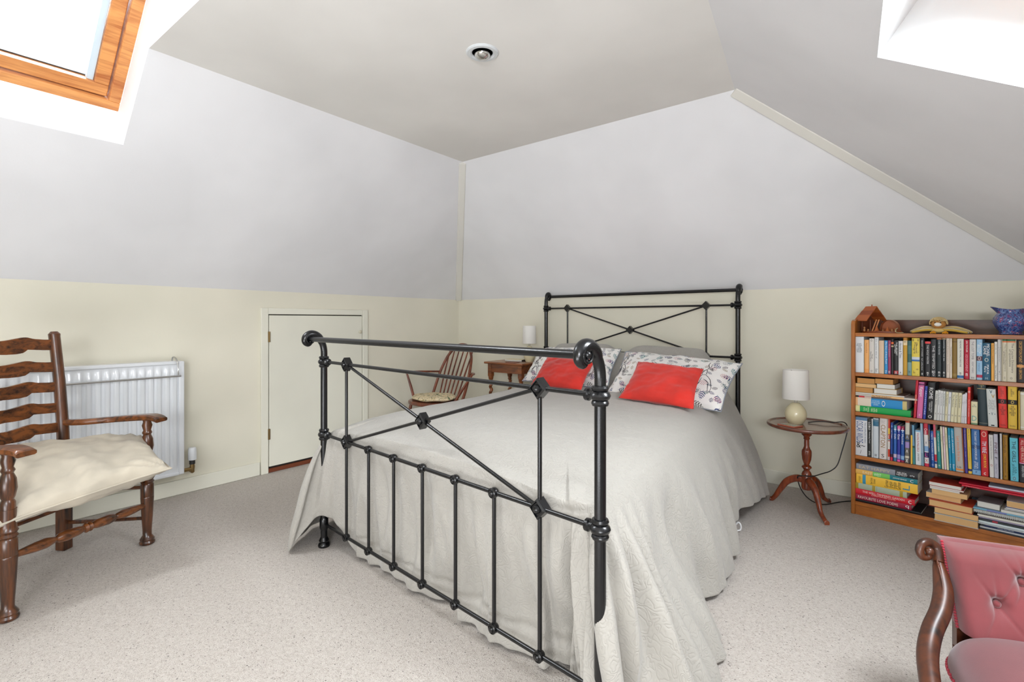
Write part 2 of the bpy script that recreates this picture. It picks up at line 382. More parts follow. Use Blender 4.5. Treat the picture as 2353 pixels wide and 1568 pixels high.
# windows
def beam_box(name, lo, hi, m, mat, parent, bev=.004):
    return MB().box(lo, hi, m).build(name, mat, parent, bev=bev)
def roof_window(name, m, w, h, origin):
    """m maps local (x along width, y up the roof, z out of the roof) to the world"""
    root = struct(bpy.data.objects.new(name, None)); sc.collection.objects.link(root); root.location = origin
    t, q = .045, .055
    for lo, hi in (((0, 0, 0), (w, t, .09)), ((0, h-t, 0), (w, h, .09)), ((0, t, 0), (t, h-t, .09)), ((w-t, t, 0), (w, h-t, .09))):
        beam_box('window_frame', lo, hi, m, M['pine'], root)
    a = t+.006
    for lo, hi in (((a, a, .02), (w-a, a+q, .10)), ((a, h-a-q, .02), (w-a, h-a, .10)), ((a, a+q, .02), (a+q, h-a-q, .10)), ((w-a-q, a+q, .02), (w-a, h-a-q, .10))):
        beam_box('sash_rail', lo, hi, m, M['pine'], root)
    bb = a+q
    beam_box('glazing_bead', (bb, bb, .06), (w-bb, bb+.006, .1), m, plain((70, 66, 60), .6), root, 0)
    beam_box('blind_channel', (w-bb-.028, bb, .035), (w-bb-.002, h-bb, .058), m, plain((206, 222, 232), .35), root, .002)
    beam_box('blind_channel', (bb+.002, bb, .035), (bb+.028, h-bb, .058), m, plain((206, 222, 232), .35), root, .002)
    beam_box('pane', (bb-.01, bb-.01, .075), (w-bb+.01, h-bb+.01, .083), m, M['glass'], root, 0)
    return root
def left_skylight(name, y0, y1, trimname):
    # sloping light shaft: vertical lower face, vertical cheeks, inclined top
    fx, fz = SX0-.075, LS(SX0)+.175                      # inner lower edge of the frame
    ux, uz = fx+.84, fz+.84
    b = MB()
    b.add([(SX0, y0, LS(SX0)), (SX0, y1, LS(SX0)), (fx, y1, fz), (fx, y0, fz)], [(0, 1, 2, 3)])
    for y in (y0, y1):
        b.add([(SX0, y, LS(SX0)), (CL, y, ZC), (SX1, y, ZC), (ux, y, uz), (fx, y, fz)], [(0, 1, 2, 3, 4)])
    b.add([(SX1, y0, ZC), (SX1, y1, ZC), (ux, y1, uz), (ux, y0, uz)], [(0, 1, 2, 3)])
    struct(b.build(trimname, M['reveal'], smooth=0))
    s = math.sqrt(.5)
    m = Matrix(((0, s, -s, fx), (1, 0, 0, y0), (0, s, s, fz), (0, 0, 0, 1)))
    roof_window(name, m, y1-y0, .84/s, (fx, y0, fz))
left_skylight('window_1', WY0, WY1, 'trim_1'); left_skylight('window_added', W2Y0, W2Y1, 'trim_added')  # the second one is unseen, an opening added for more light
b = MB(); dn = nS*.27
cs = [onS(c) for c in (c0, c1, c2, c3)]; top = [p+dn for p in cs]
for i in range(4): b.add([cs[i], cs[(i+1) % 4], top[(i+1) % 4], top[i]], [(0, 1, 2, 3)])
struct(b.build('trim_2', M['reveal'], smooth=0))
xa = (top[2]-top[1]).normalized(); ya = (top[0]-top[1]).normalized(); za = nS
m = Matrix.Identity(4)
for i in range(3): m[i][0], m[i][1], m[i][2], m[i][3] = xa[i], ya[i], za[i], top[1][i]
roof_window('window_2', m, (top[2]-top[1]).length, (top[0]-top[1]).length, top[1])
# hip trims
def batten(name, a, bq, n1, wdt, th):
    a, bq = V(a), V(bq); d = (bq-a).normalized(); n1 = V(n1); n1 = (n1-d*n1.dot(d)).normalized(); w_ = d.cross(n1)
    b = MB(); vs = []
    for p in (a, bq):
        for u, t in ((-wdt, -th*.9), (-wdt*.5, th), (wdt*.5, th), (wdt, -th*.9)): vs.append(p+w_*u+n1*t)
    b.add(vs, [(0, 1, 5, 4), (1, 2, 6, 5), (2, 3, 7, 6), (0, 3, 2, 1), (4, 5, 6, 7)])
    return struct(b.build(name, M['hip'], bev=.004, smooth=0))
batten('trim_3', (XL+.02, YB-.02, ZK+.003), (CL+.0, CB, ZC-.002), (.6, -.6, -.5), .045, .02)
batten('trim_4', (KX, KY, ZC), (HBX+.0, YB, ZK), (-.35, -.6, -.6), .055, .022)
# baseboards
def board(name, lo, hi): return struct(MB().box(lo, hi).build(name, M['trim'], bev=.005))
board('baseboard_left', (XL, YF, 0), (XL+.018, 1.70, .092)); board('baseboard_left', (XL, 2.60, 0), (XL+.018, YB-.018, .092))
board('baseboard_back', (XL, YB-.018, 0), (1.42, YB, .092))
# eaves door
dr = bpy.data.objects.new('door_1', None); sc.collection.objects.link(dr); dr.location = (XL, 2.15, 0); struct(dr)
x0 = XL
MB().box((x0, 1.706, 0), (x0+.022, 1.757, 1.172)).build('door_frame', M['trim'], dr, bev=.004)
MB().box((x0, 2.545, 0), (x0+.022, 2.596, 1.172)).build('door_frame', M['trim'], dr, bev=.004)
MB().box((x0, 1.757, 1.128), (x0+.022, 2.545, 1.172)).build('door_frame', M['trim'], dr, bev=.004)
MB().box((x0-.01, 1.757, 0), (x0+.002, 2.545, 1.128)).build('door_recess', plain((40, 34, 28), .9), dr)
MB().box((x0+.001, 1.764, .045), (x0+.016, 2.540, 1.121)).build('door_panel', M['trim'], dr, bev=.002)
MB().box((x0+.001, 1.757, .002), (x0+.012, 2.545, .03)).build('threshold', plain((116, 58, 32), .5), dr)
for z in (.93, .24): MB().box((x0+.012, 1.752, z), (x0+.024, 1.768, z+.075)).lathe([(.005, 0), (.005, .075)], (x0+.024, 1.760, z), n=8).build('hinge', M['brass'], dr)
MB().lathe([(.003, 0), (.011, .004), (.014, .014), (.008, .02), (.001, .022)], (x0+.016, 2.515, .99), (x0+.04, 2.515, .99), 12).build('knob', plain((200, 194, 170), .3), dr)
# recessed downlight
dl = thing('downlight', 'round white recessed spotlight in the flat ceiling above the bed', 'light', (-1.461, 1.673, ZC))
c = V((-1.461, 1.673, ZC))
MB().lathe([(.046, 0), (.046, -.004), (.053, -.009), (.066, -.008), (.072, -.003), (.072, .0)], c, n=40).build('bezel', plain((214, 218, 220), .35), dl)
b = MB(); b.lathe([(.002, -.0105), (.030, -.0105), (.034, -.011), (.036, -.013)], c, n=32); b.build('socket', plain((30, 30, 30), .5), dl)
MB().lathe([(.001, -.03), (.014, -.029), (.026, -.025), (.033, -.018), (.035, -.011)], c, n=28).build('bulb', plain((215, 215, 212), .08, .9), dl)

# ---------------------------------------------------------------- radiator
def radiator():
    t = thing('radiator', 'white ribbed panel radiator on the left wall behind the armchair', 'radiator', (XL+.06, .55, 0))
    X = XL+.10; Y0, Y1, Z0, Z1 = -.12, 1.199, .149, .836
    b = MB(); pr = []
    # fluted front sheet: profile in y, flutes fade out at the ends
    ny = 33*8
    def fl(u, v):
        y = Y0+.03+(Y1-Y0-.06)*u; z = Z0+.012+(Z1-Z0-.024)*v
        w_ = min(1, max(0, (min(v, 1-v)-.045)/.03)); k = (u*31.0) % 1
        d = smooth01(k, .12, .3)*(1-smooth01(k, .7, .88))
        return (X+.012*d*w_, y, z)
    b.grid(fl, ny, 24); b.build('ribbed_panel', M['white_metal'], t, smooth=50)
    b = MB().box((X-.07, Y0+.008, Z0+.01), (X-.001, Y1-.008, Z1-.008)); b.build('panel_body', M['white_metal'], t, bev=.004)
    for y in (Y0, Y1-.03): MB().box((X-.075, y, Z0), (X+.010, y+.03, Z1)).build('end_trim', M['white_metal'], t, bev=.006)
    for z, n in ((Z0-.002, 'bottom_trim'), (Z1-.018, 'top_trim')): MB().box((X-.072, Y0+.028, z), (X+.011, Y1-.028, z+.02)).build(n, M['white_metal'], t, bev=.005)
    r = thing('towel_rail', 'thin chrome towel rail hooked over the top of the radiator', 'towel rail', (X+.05, .5, .75))
    MB().tube([(X+.052, -.1, .752), (X+.052, 1.165, .752)], .006, 10).build('rail', M['chrome'], r)
    for y in (-.08, 1.15): MB().tube(catmull([(X-.045, y, .80), (X-.04, y, .852), (X-.01, y, .862), (X+.03, y, .845), (X+.05, y, .80), (X+.052, y, .752)], 6), .0045, 8, flat=1).build('bracket', M['chrome'], r)
    v = thing('radiator_valve', 'white thermostatic radiator valve on a brass elbow beside the radiator', 'valve', (X-.03, 1.255, .2))
    c = V((X-.03, 1.255, 0))
    MB().lathe([(.02, .215), (.024, .218), (.024, .25), (.0225, .285), (.019, .292)], c, n=18, twist=lambda a, h: 1-.06*(math.sin(a*9) > .3)*(h < .28)).build('valve_head', M['white_metal'], v)
    MB().lathe([(.016, .19), (.016, .215)], c, n=16).build('scale_ring', plain((40, 40, 40), .5), v)
    b = MB().tube([c+V((0, 0, .195)), c+V((0, 0, .175)), c+V((0, .0, .15))], [.011, .0145, .012], 12); b.tube([c+V((0, -.06, .16)), c+V((0, 0, .16))], [.012, .012], 10)
    b.tube([c+V((0, 0, .165)), c+V((-.004, .004, .142)), c+V((-.022, .008, .136))], .0105, 10); b.build('valve_body', M['brass'], v)
    MB().tube([c+V((-.018, .008, .137)), c+V((-.04, .01, .134)), c+V((-.068, .01, .134))], .0075, 8).build('pipe', M['brass'], v)
radiator()

# ---------------------------------------------------------------- iron bed
def xyz(p2, z): return V((p2.x, p2.y, z))
def bed_end(root, L, Rr, out, zz, scroll_out, zscroll, name, zbars_bottom, ngap=7, foot=True):
    """one end of the bed. L, Rr = post positions, zz = (upper rail, mid rail, bottom rail)"""
    L, Rr = V(L), V(Rr); dr_ = (Rr-L).normalized(); o2 = V((out[0], out[1])).normalized()
    o3 = V((o2.x, o2.y, 0)); d3 = V((dr_.x, dr_.y, 0)); W = (Rr-L).length
    z1, z2, z3 = zz
    def P(u, z, o=0): q = L+(Rr-L)*u; return V((q.x+o2.x*o, q.y+o2.y*o, z))
    def part(n, b, smooth=40): return b.build(n, M['black'], root, smooth=smooth)
    for u in (0, 1):
        body = [P(u, z) for z in (.03, z3, z2, z1, z1+.02)]
        k_ = scroll_out/.072; dz = zscroll-z1-.112
        bend = catmull([P(u, z1+.02), P(u, z1+.055+dz, 0), P(u, z1+.085+dz, .007*k_), P(u, z1+.108+dz, .022*k_)], 5)
        part('post', MB().tube(body+bend[1:], .0155, 18))
        zc = zscroll; so = scroll_out; b = MB()
        hp = [(.014, .098, .0155), (.024, .115, .0185), (.046, .129, .0200), (.070, .131, .0190), (.089, .118, .0165), (.092, .098, .014), (.078, .086, .012), (.066, .094, .010), (.070, .105, .008)]
        ctl = catmull([(o*k_, z, r) for o, z, r in hp], 5)
        b.tube([P(u, z1+dz+q.y, q.x) for q in ctl], [q.z for q in ctl], 18)
        for s_ in (-1, 1):                                  # ribs cast along the horn and its rolled eye
            for off, rr in ((.8, .0032), (.55, .003)):
                pts_ = [P(u, z1+dz+q.y-.004*off, q.x)+d3*s_*q.z*off+V((0, 0, q.z*math.sqrt(max(0, 1-off*off))*.9)) for q in ctl[:24]]
                b.tube(pts_, rr, 6)
            b.tube([P(u, zc+.019*math.sin(a)-.002, so+.019*k_*math.cos(a))+d3*s_*.013 for a in [j*PI/9 for j in range(19)]], .0045, 8, cap=False)
            b.ball(P(u, zc-.002, so)+d3*s_*.011, .011, 12)
        part('scroll_finial', b)
        for z in (z1, z2):
            b = MB().lathe([(.0155, -.027), (.021, -.026), (.0235, -.02), (.021, -.013), (.0195, -.012), (.025, -.008), (.028, 0), (.025, .008), (.0195, .012), (.021, .013), (.0235, .02), (.021, .026), (.0155, .027)], P(u, z), n=22)
            s_ = 1 if u == 0 else -1
            b.lathe([(.014, .018), (.014, .028), (.0165, .031), (.0165, .040), (.012, .044)], P(u, z), None, 14) if False else b.tube([P(u, z)+d3*s_*x for x in (.015, .030, .034, .043, .047)], [.0135, .0135, .0175, .0175, .012], 14)
            part('collar', b)
        b = MB().lathe([(.0155, z3-.03), (.02, z3-.02), (.02, z3+.02), (.0155, z3+.03)], P(u, 0), n=16); part('collar', b)
        b = MB().lathe([(.026, 0), (.028, .006), (.026, .014), (.02, .022), (.0235, .03), (.0165, .045)], P(u, 0), n=18); part('foot', b)
    part('top_rail', MB().tube([P(0, zscroll-.002, scroll_out)+d3*.008, P(1, zscroll-.002, scroll_out)-d3*.008], .0118, 16))
    def rail(z, r=.0072): part('cross_rail', MB().tube([P(0, z)+d3*.03, P(1, z)-d3*.03], r, 12))
    rail(z1); rail(z2); rail(z3)
    us = [.14+.1213*i for i in range(7)]
    for i, u in enumerate(us):
        if i in (0, 6): part('spindle', MB().tube([P(u, z3), P(u, z1)], .0066, 10))
        else: part('spindle', MB().tube([P(u, z3), P(u, z2)], .0066, 10))
    for a, bq in ((P(us[0], z1), P(us[6], z2)), (P(us[0], z2), P(us[6], z1))): part('diagonal_brace', MB().tube([a, bq], .0062, 10))
    def diamond(p, s=.031):
        b = MB(); t = .0165
        prof = [(s, -t), (s, t*.75), (s*.78, t), (s*.7, t*.72)]
        vs = []; 
        for k, (rr, oo) in enumerate([(s*.8, -t)]+prof[0:]):
            for a in range(4):
                an = a*PI/2; vs.append(p+d3*rr*math.cos(an)+V((0, 0, rr*math.sin(an)))+o3*oo)
        n = len(prof)+1
        fs = [(i*4+k, i*4+(k+1) % 4, (i+1)*4+(k+1) % 4, (i+1)*4+k) for i in range(n-1) for k in range(4)]+[(0, 1, 2, 3), tuple((n-1)*4+k for k in (3, 2, 1, 0))]
        b.add(vs, fs)
        b.lathe([(.012, 0), (.0125, .006), (.009, .012), (.003, .015), (.0005, .0155)], p+o3*(t*.6), p+o3*(t*.6+.0155), 14)
        b.build('diamond_boss', M['black'], root, smooth=25)
    for u, z in ((us[0], z1), (us[6], z1), (us[0], z2), (us[6], z2), (.504, (z1+z2)/2)): diamond(P(u, z))
    def button(p):
        b = MB().ball(p, .0165, 14)
        b.lathe([(.0165, 0), (.0165, .004), (.0135, .006), (.0135, .004), (.009, .004), (.009, .008), (.004, .011), (.0005, .0115)], p+o3*.008, p+o3*.0195, 16)
        part('round_boss', b)
    for u in us[1:6]: button(P(u, z2))
    for u in us: button(P(u, z3))
FL, FR, HL, HR = V((-2.188, 1.353)), V((-.622, 1.179)), V((-2.43, 3.62)), V((-.862, 3.575))
bed = thing('bed', 'black wrought iron double bedstead with scrolled ends standing on the carpet', 'bed', ((FL.x+HR.x)/2, (FL.y+HR.y)/2, 0))
fo = (FR-FL).normalized(); bed_end(bed, FL, FR, (fo.y, -fo.x), (.885, .537, .109), .072, .997, 'footboard', 0)
ho = (HR-HL).normalized(); bed_end(bed, HL, HR, (-ho.y, ho.x), (1.187, .836, .30), .040, 1.292, 'headboard', 0)
for a, c_ in ((FL.lerp(FR, .04), HL.lerp(HR, .04)), (FL.lerp(FR, .95), HL.lerp(HR, .95))): MB().box((-.012, .10, -.03), (.012, (c_-a).length, .03), Matrix.Translation((a.x, a.y, .30)) @ Matrix.Rotation(math.atan2(-(c_-a).x, (c_-a).y), 4, 'Z')).build('side_rail', M['black'], bed, bev=.003)
def bil(p, q, z=0):
    a = FL+(FR-FL)*p; c_ = HL+(HR-HL)*p; r_ = a+(c_-a)*q; return V((r_.x, r_.y, z))
b = MB(); vs = [bil(p, q, z) for z in (.33, .53) for p, q in ((.06, .05), (.94, .05), (.94, .96), (.06, .96))]
b.add(vs, [(3, 2, 1, 0), (4, 5, 6, 7), (0, 1, 5, 4), (1, 2, 6, 5), (2, 3, 7, 6), (3, 0, 4, 7)])
b.build('mattress', plain((225, 222, 214), .9), bed, bev=.03)

# bedspread: edge stations (on the mattress rim) and hem stations (on or near the carpet)
ST = [  # edge xy, hem xyz, fold amplitude, bulge
 ((-2.37, 3.50), (-2.52, 3.50, .08), .02, .05), ((-2.345, 3.0), (-2.52, 3.0, .05), .03, .07), ((-2.295, 2.4), (-2.49, 2.4, .04), .03, .08),
 ((-2.245, 1.9), (-2.45, 1.9, .03), .02, .08), ((-2.21, 1.58), (-2.44, 1.52, .02), .02, .14), ((-2.19, 1.45), (-2.36, 1.33, .012), .012, .14),
 ((-2.165, 1.405), (-2.245, 1.205, .008), .0, .12), ((-2.13, 1.395), (-2.185, 1.315, .15), .006, .05), ((-2.07, 1.385), (-2.09, 1.352, .12), .01, .04),
 ((-1.99, 1.372), (-1.99, 1.352, .035), .012, .03), ((-1.87, 1.36), (-1.87, 1.350, .012), .02, .02), ((-1.70, 1.342), (-1.70, 1.334, .012), .022, .02),
 ((-1.507, 1.32), (-1.507, 1.318, .012), .022, .02), ((-1.34, 1.30), (-1.33, 1.335, .012), .025, .02), ((-1.243, 1.29), (-1.243, 1.289, .012), .022, .02),
 ((-1.112, 1.276), (-1.11, 1.264, .012), .022, .02), ((-.97, 1.262), (-.97, 1.259, .012), .02, .02), ((-.86, 1.252), (-.87, 1.262, .012), .02, .02),
 ((-.78, 1.246), (-.80, 1.285, .02), .028, .03), ((-.73, 1.245), (-.70, 1.26, .02), .02, .02), ((-.705, 1.255), (-.60, 1.085, .012), .008, .0),
 ((-.692, 1.29), (-.50, 1.10, .012), .03, .10), ((-.690, 1.38), (-.43, 1.25, .012), .045, .10), ((-.697, 1.50), (-.43, 1.45, .012), .05, .09),
 ((-.715, 1.70), (-.50, 1.68, .015), .045, .09), ((-.735, 1.90), (-.545, 1.89, .02), .04, .08), ((-.755, 2.10), (-.565, 2.10, .025), .04, .08),
 ((-.79, 2.45), (-.615, 2.46, .035), .034, .08), ((-.815, 2.72), (-.655, 2.74, .10), .02, .08), ((-.845, 3.0), (-.64, 3.0, .085), .015, .08),
 ((-.87, 3.22), (-.605, 3.245, .05), .012, .09), ((-.88, 3.40), (-.66, 3.42, .05), .01, .08), ((-.895, 3.50), (-.80, 3.52, .20), 0, .04),
 ((-1.10, 3.51), (-1.10, 3.535, .45), 0, .02), ((-1.6, 3.525), (-1.6, 3.55, .45), 0, .02), ((-2.1, 3.535), (-2.1, 3.56, .45), 0, .02), ((-2.30, 3.53), (-2.36, 3.55, .25), 0, .02)]
def ztop(x, y):
    # height of the covered bed: a soft dome that rises over the sleeping pillows at the head
    a = FL+(HL-FL)*((y-1.3)/2.3); c_ = FR+(HR-FR)*((y-1.3)/2.3); p = (x-a.x)/(c_.x-a.x); q = (y-1.3)/2.3
    dome = .058*max(0, 1-(2*p-1)**2)**.7*(1-.45*smooth01(q, .05, .6))
    head = .315*smooth01(q, .82, .93)*smooth01(p, -.02, .16)*(1-smooth01(p, .86, 1.0)) * (1-.22*math.exp(-((p-.5)/.05)**2))
    return .578+dome+head
def spread():
    per = []; n = 10; S = len(ST)
    def cyc(i): return ST[i % S]
    for i in range(S):
        for k in range(n):
            t = k/n; f = []
            for idx in (0, 1, 2, 3):
                q = [cyc(i+j)[idx] for j in (-1, 0, 1, 2)]
                q = [V((*x, 0)) if idx == 0 else V(x) if idx == 1 else V((x, 0, 0)) for x in q]
                if idx < 2: f.append(.5*((2*q[1])+(q[2]-q[0])*t+(2*q[0]-5*q[1]+4*q[2]-q[3])*t*t+(3*q[1]-q[0]-3*q[2]+q[3])*t**3))
                else: f.append(q[1].lerp(q[2], t))
            per.append(f)
    Np = len(per); arc = [0]
    for i in range(1, Np): arc.append(arc[-1]+((per[i][0]-per[i-1][0]).length+(per[i][1].xy-per[i-1][1].xy).length)/2)
    NT, NV = 44, 40; b = MB(); fs = []
    cen = []
    for e, h, am, bu in per:
        cen.append(bil(.5, .52))
    rows = NT+NV+1
    for i, (e, h, am, bu) in enumerate(per):
        am, bu = am.x, bu.x
        pn = (per[(i+1) % Np][1]-per[i-1][1]); out = V((pn.y, -pn.x, 0)); 
        o1 = (V((h.x, h.y, 0))-cen[i]); 
        eo = (e-cen[i]).normalized()
        on = out.normalized() if out.length > 1e-6 else eo
        if on.dot(o1) < 0: on = -on
        s_ = arc[i]
        isfoot = -2.1 < e.x < -.76 and e.y < 1.45
        for j in range(NV):                              # top, from the middle out
            v = j/NV; p = cen[i].lerp(e, v); z = ztop(p.x, p.y)
            z += .006*noise.noise(p*5.0)+.004*noise.noise(p*13.0)
            z -= .034*smooth01(v, .80, 1.12)/smooth01(1, .80, 1.12)
            if isfoot: z -= .012*smooth01(v, .8, 1)
            b.v.append(V((p.x, p.y, z)))
        ze = ztop(e.x, e.y)-.034-(.012 if isfoot else 0)
        E = V((e.x, e.y, ze)); H = h
        drop = ze-H.z
        c1_ = E+eo*(bu*.8+.01)*(1-.8*math.exp(-((V((e.x, e.y, 0))-V((-.712, 1.252, 0))).length/.045)**2))+V((0, 0, -.035)); gp = math.exp(-((V((e.x, e.y, 0))-V((-.712, 1.252, 0))).length/.045)**2); c2_ = V((E.x, E.y, 0)).lerp(V((H.x, H.y, 0)), .62-.55*gp)+on*bu*.5; c2_.z = H.z+drop*.42
        for j in range(NT+1):
            t = j/NT; p = E*(1-t)**3+c1_*3*t*(1-t)**2+c2_*3*t*t*(1-t)+H*t**3
            env = smooth01(t, .12, .9)
            f = 1.5*noise.noise(V((s_*3.1, 1.7, t*.9)))+3.4*noise.noise(V((s_*6.3, 5.2, t*1.1)))+1.9*noise.noise(V((s_*14, 9.1, t*1.6)))
            f2 = noise.noise(V((p.x*11, p.y*11, p.z*7)))
            if isfoot: f = -2.1*abs(f)-.3+.5*math.sin(t*7+s_*3)*(1-t); env = env*(1-.45*smooth01(t, .8, 1))
            p = p+on*(am*env*f*.85+.010*f2*env*(0.5 if isfoot else 1))
            p.z += .018*env*noise.noise(V((s_*6, t*3, 4)))*(t < .97)
            # gathered bunch at the right foot corner
            g = math.exp(-((V((e.x, e.y, 0))-V((-.695, 1.33, 0))).length/.19)**2)
            if g > .01:
                ph_ = s_*70+1.3*math.sin(t*4)
                p = p+on*(.030*g*(math.sin(ph_)+.35*math.sin(ph_*2+1))*smooth01(t, .08, .5))
            if isfoot:                                    # stay behind the spindles
                lim = FL.y+(p.x-FL.x)*(FR.y-FL.y)/(FR.x-FL.x)+.016
                if p.y < lim: p.y = lim+.002*math.sin(p.x*90)
            if p.z < .010: p.z = .010
            b.v.append(p)
    pole = b.v[0].copy()
    for i in range(Np): b.v[i*rows] = pole
    for i in range(Np):
        i2 = (i+1) % Np
        b.f.append((0, i*rows+1, i2*rows+1))
        for j in range(1, rows-1): b.f.append((i*rows+j, i*rows+j+1, i2*rows+j+1, i2*rows+j))
    o = b.build('bedspread', M['quilt'], at=(bil(.5, .5, .58)), smooth=80)
    so = o.modifiers.new('thick', 'SOLIDIFY'); so.thickness = .006; so.offset = -1
    su = o.modifiers.new('soft', 'SUBSURF'); su.levels = 1; su.render_levels = 1
    tag(o, 'pale grey quilted bedspread draped over the iron bed to the floor', 'bedspread')
spread()

# ---------------------------------------------------------------- cushions and pillows
def pillow_fn(c, th, sag=0, pinch=.10, seed=0, wr=.01, normal=None):
    """c = corner points (bottom left, bottom right, top right, top left)"""
    c = [V(p) for p in c]; nrm = ((c[1]-c[0]).cross(c[3]-c[0])).normalized() if normal is None else V(normal)
    mid = (c[0]+c[1]+c[2]+c[3])/4
    def f(u, v, side):
        p = (c[0]*(1-u)+c[1]*u)*(1-v)+(c[3]*(1-u)+c[2]*u)*v
        a, d = 2*u-1, 2*v-1
        k = 1-pinch*((1-a*a)*(d*d)**2+(1-d*d)*(a*a)**2)   # sides drawn in between the corners
        p = mid+(p-mid)*k
        bulge = (max(0, 1-a**4)*max(0, 1-d**4))**.55 if False else ((1-a*a)*(1-d*d))**.42
        q = V((u*3.1+seed, v*3.1, side*2+seed))
        w_ = wr*(noise.noise(q*1.6)+.6*noise.noise(q*4.3))*min(1, bulge*2)
        crease = 0
        for ci, (cu, cv) in enumerate(((0, 0), (1, 0), (1, 1), (0, 1))):
            r_ = math.hypot(u-cu, v-cv); an = math.atan2(abs(v-cv), abs(u-cu))
            crease += .5*wr*math.sin(an*13+seed+ci)*math.exp(-(r_/.28)**2)*min(1, r_*9)
        return p+nrm*side*(th*bulge+w_+crease)-V((0, 0, sag*bulge))
    return f
def pillow(name, c, th, mat, label, cat, group=None, n=30, parent=None, piping=None, **kw):
    f = pillow_fn(c, th, **kw); b = MB(); uvs = []
    for side in (1, -1):
        b.grid(lambda u, v: f(u, v, side), n, n)
        uvs += [((i/n)*.9+(.9 if side < 0 else 0), j/n*.9) for j in range(n+1) for i in range(n+1)]
    m_ = (n+1)*(n+1); edge = [i for i in range(n+1)]+[j*(n+1)+n for j in range(1, n+1)]+[n*(n+1)+i for i in range(n-1, -1, -1)]+[j*(n+1) for j in range(n-1, 0, -1)]
    for k in range(len(edge)): a, d = edge[k], edge[(k+1) % len(edge)]; b.f.append((a, a+m_, d+m_, d))
    ctr = (V(c[0])+V(c[1]))/2
    o = b.build(name, mat, parent, at=None if parent else ctr, smooth=80, uvs=uvs)
    if label: tag(o, label, cat, group)
    if piping:
        pts = [f(*e, 1) for e in [(i/n, 0) for i in range(n)]+[(1, i/n) for i in range(n)]+[(1-i/n, 1) for i in range(n)]+[(0, 1-i/n) for i in range(n+1)]]
        MB().tube(pts, piping[0], 8, cap=False).build('piping', piping[1], o, smooth=80)
    return o, f
# bed pillow positions in bed coordinates (p across, q along, z)
def B(p, q, z): return bil(p, q, z)
def strokes(o, f, name, lines, r, mat, side=1):
    b = MB()
    for ln in lines:
        pts = []
        for (u0, v0), (u1, v1) in zip(ln[:-1], ln[1:]):
            for k in range(4): t = k/4; pts.append(f(u0+(u1-u0)*t, v0+(v1-v0)*t, side))
        pts.append(f(*ln[-1], side)); nn = len(pts)
        b.tube(pts, [r*(.45+.55*math.sin(PI*min(1, (i+.5)/nn))) for i in range(nn)], 5)
    b.build(name, mat, o, smooth=0)
STAG = [[(.0, .62), (.1, .66), (.22, .6), (.34, .5), (.42, .36), (.5, .2), (.46, .04)], [(.0, .62), (-.04, .72), (-.02, .84), (.04, .9), (.1, .84), (.1, .74)],
        [(.0, .62), (-.06, .5), (-.1, .34), (-.2, .16), (-.28, .1)], [(.02, .5), (-.02, .34), (-.06, .16), (-.12, .02)], [(.1, .46), (.22, .42), (.32, .36), (.36, .2), (.4, .02)],
        [(.04, .9), (.08, 1.02), (.02, 1.14), (.06, 1.24)], [(.07, 1.0), (.14, 1.08), (.14, 1.2)], [(.08, .96), (.2, 1.0), (.28, 1.1)], [(.2, 1.0), (.24, .92)], [(.1, .74), (.14, .68)],
        [(-.02, .84), (-.1, .8), (-.04, .76)]]
def stag(cu, cv, su, sv): return [[(cu+x*su, cv+y*sv) for x, y in l] for l in STAG]
ink = plain((46, 46, 54), .9)
# patterned pillows lean on the mound of the quilt
pc = [B(.52, .765, .60), B(1.0, .735, .572), B(1.045, .865, .822), B(.535, .90, .86)]
oR, fR = pillow('pillow', pc, .075, M['leaf'], 'white leaf-print pillow with grey edging leaning at the right side of the bed head', 'pillow', 'leaf-print pillows', pinch=.05, seed=3, wr=.012, piping=(.0035, plain((150, 156, 166), .8)))
strokes(oR, fR, 'stag_print', stag(.80, .2, .2, .5), .0022, ink); strokes(oR, fR, 'stag_print', stag(.06, .3, .12, .45), .0022, ink)
pc = [B(.02, .80, .61), B(.50, .80, .61), B(.505, .91, .875), B(.04, .91, .855)]
oL, fL_ = pillow('pillow', pc, .075, M['leaf'], 'white leaf-print pillow at the left side of the bed head beside the small table', 'pillow', 'leaf-print pillows', pinch=.05, seed=8, wr=.012, piping=(.0035, plain((150, 156, 166), .8)))
strokes(oL, fL_, 'stag_print', stag(.84, .12, .14, .4), .0022, ink); strokes(oL, fL_, 'stag_print', stag(.12, .14, .14, .4), .0022, ink)
# red scatter cushions
pc = [B(.645, .645, .622), B(.935, .640, .608), B(.935, .750, .803), B(.665, .765, .82)]
pillow('cushion', pc, .05, M['red'], 'red suede cushion leaning on the right leaf-print pillow, nearest the round table', 'cushion', 'red scatter cushions', pinch=.07, seed=1, wr=.010)
pc = [B(.175, .69, .625), B(.445, .69, .628), B(.445, .80, .81), B(.175, .80, .81)]
pillow('cushion', pc, .05, M['red'], 'red suede cushion leaning on the left leaf-print pillow behind the footboard scroll', 'cushion', 'red scatter cushions', pinch=.07, seed=5, wr=.010)
ob = MB().tube(catmull([(-.68, 2.74, .02), (-.662, 2.745, .047), (-.650, 2.745, .040), (-.648, 2.745, .02), (-.66, 2.74, .008), (-.72, 2.73, .006), (-.85, 2.75, .006)], 5), .004, 8).build('white_cable', plain((225, 225, 225), .5), at=(-.66, 2.74, 0))
tag(ob, 'small loop of white cable poking out under the bedspread hem', 'cable')

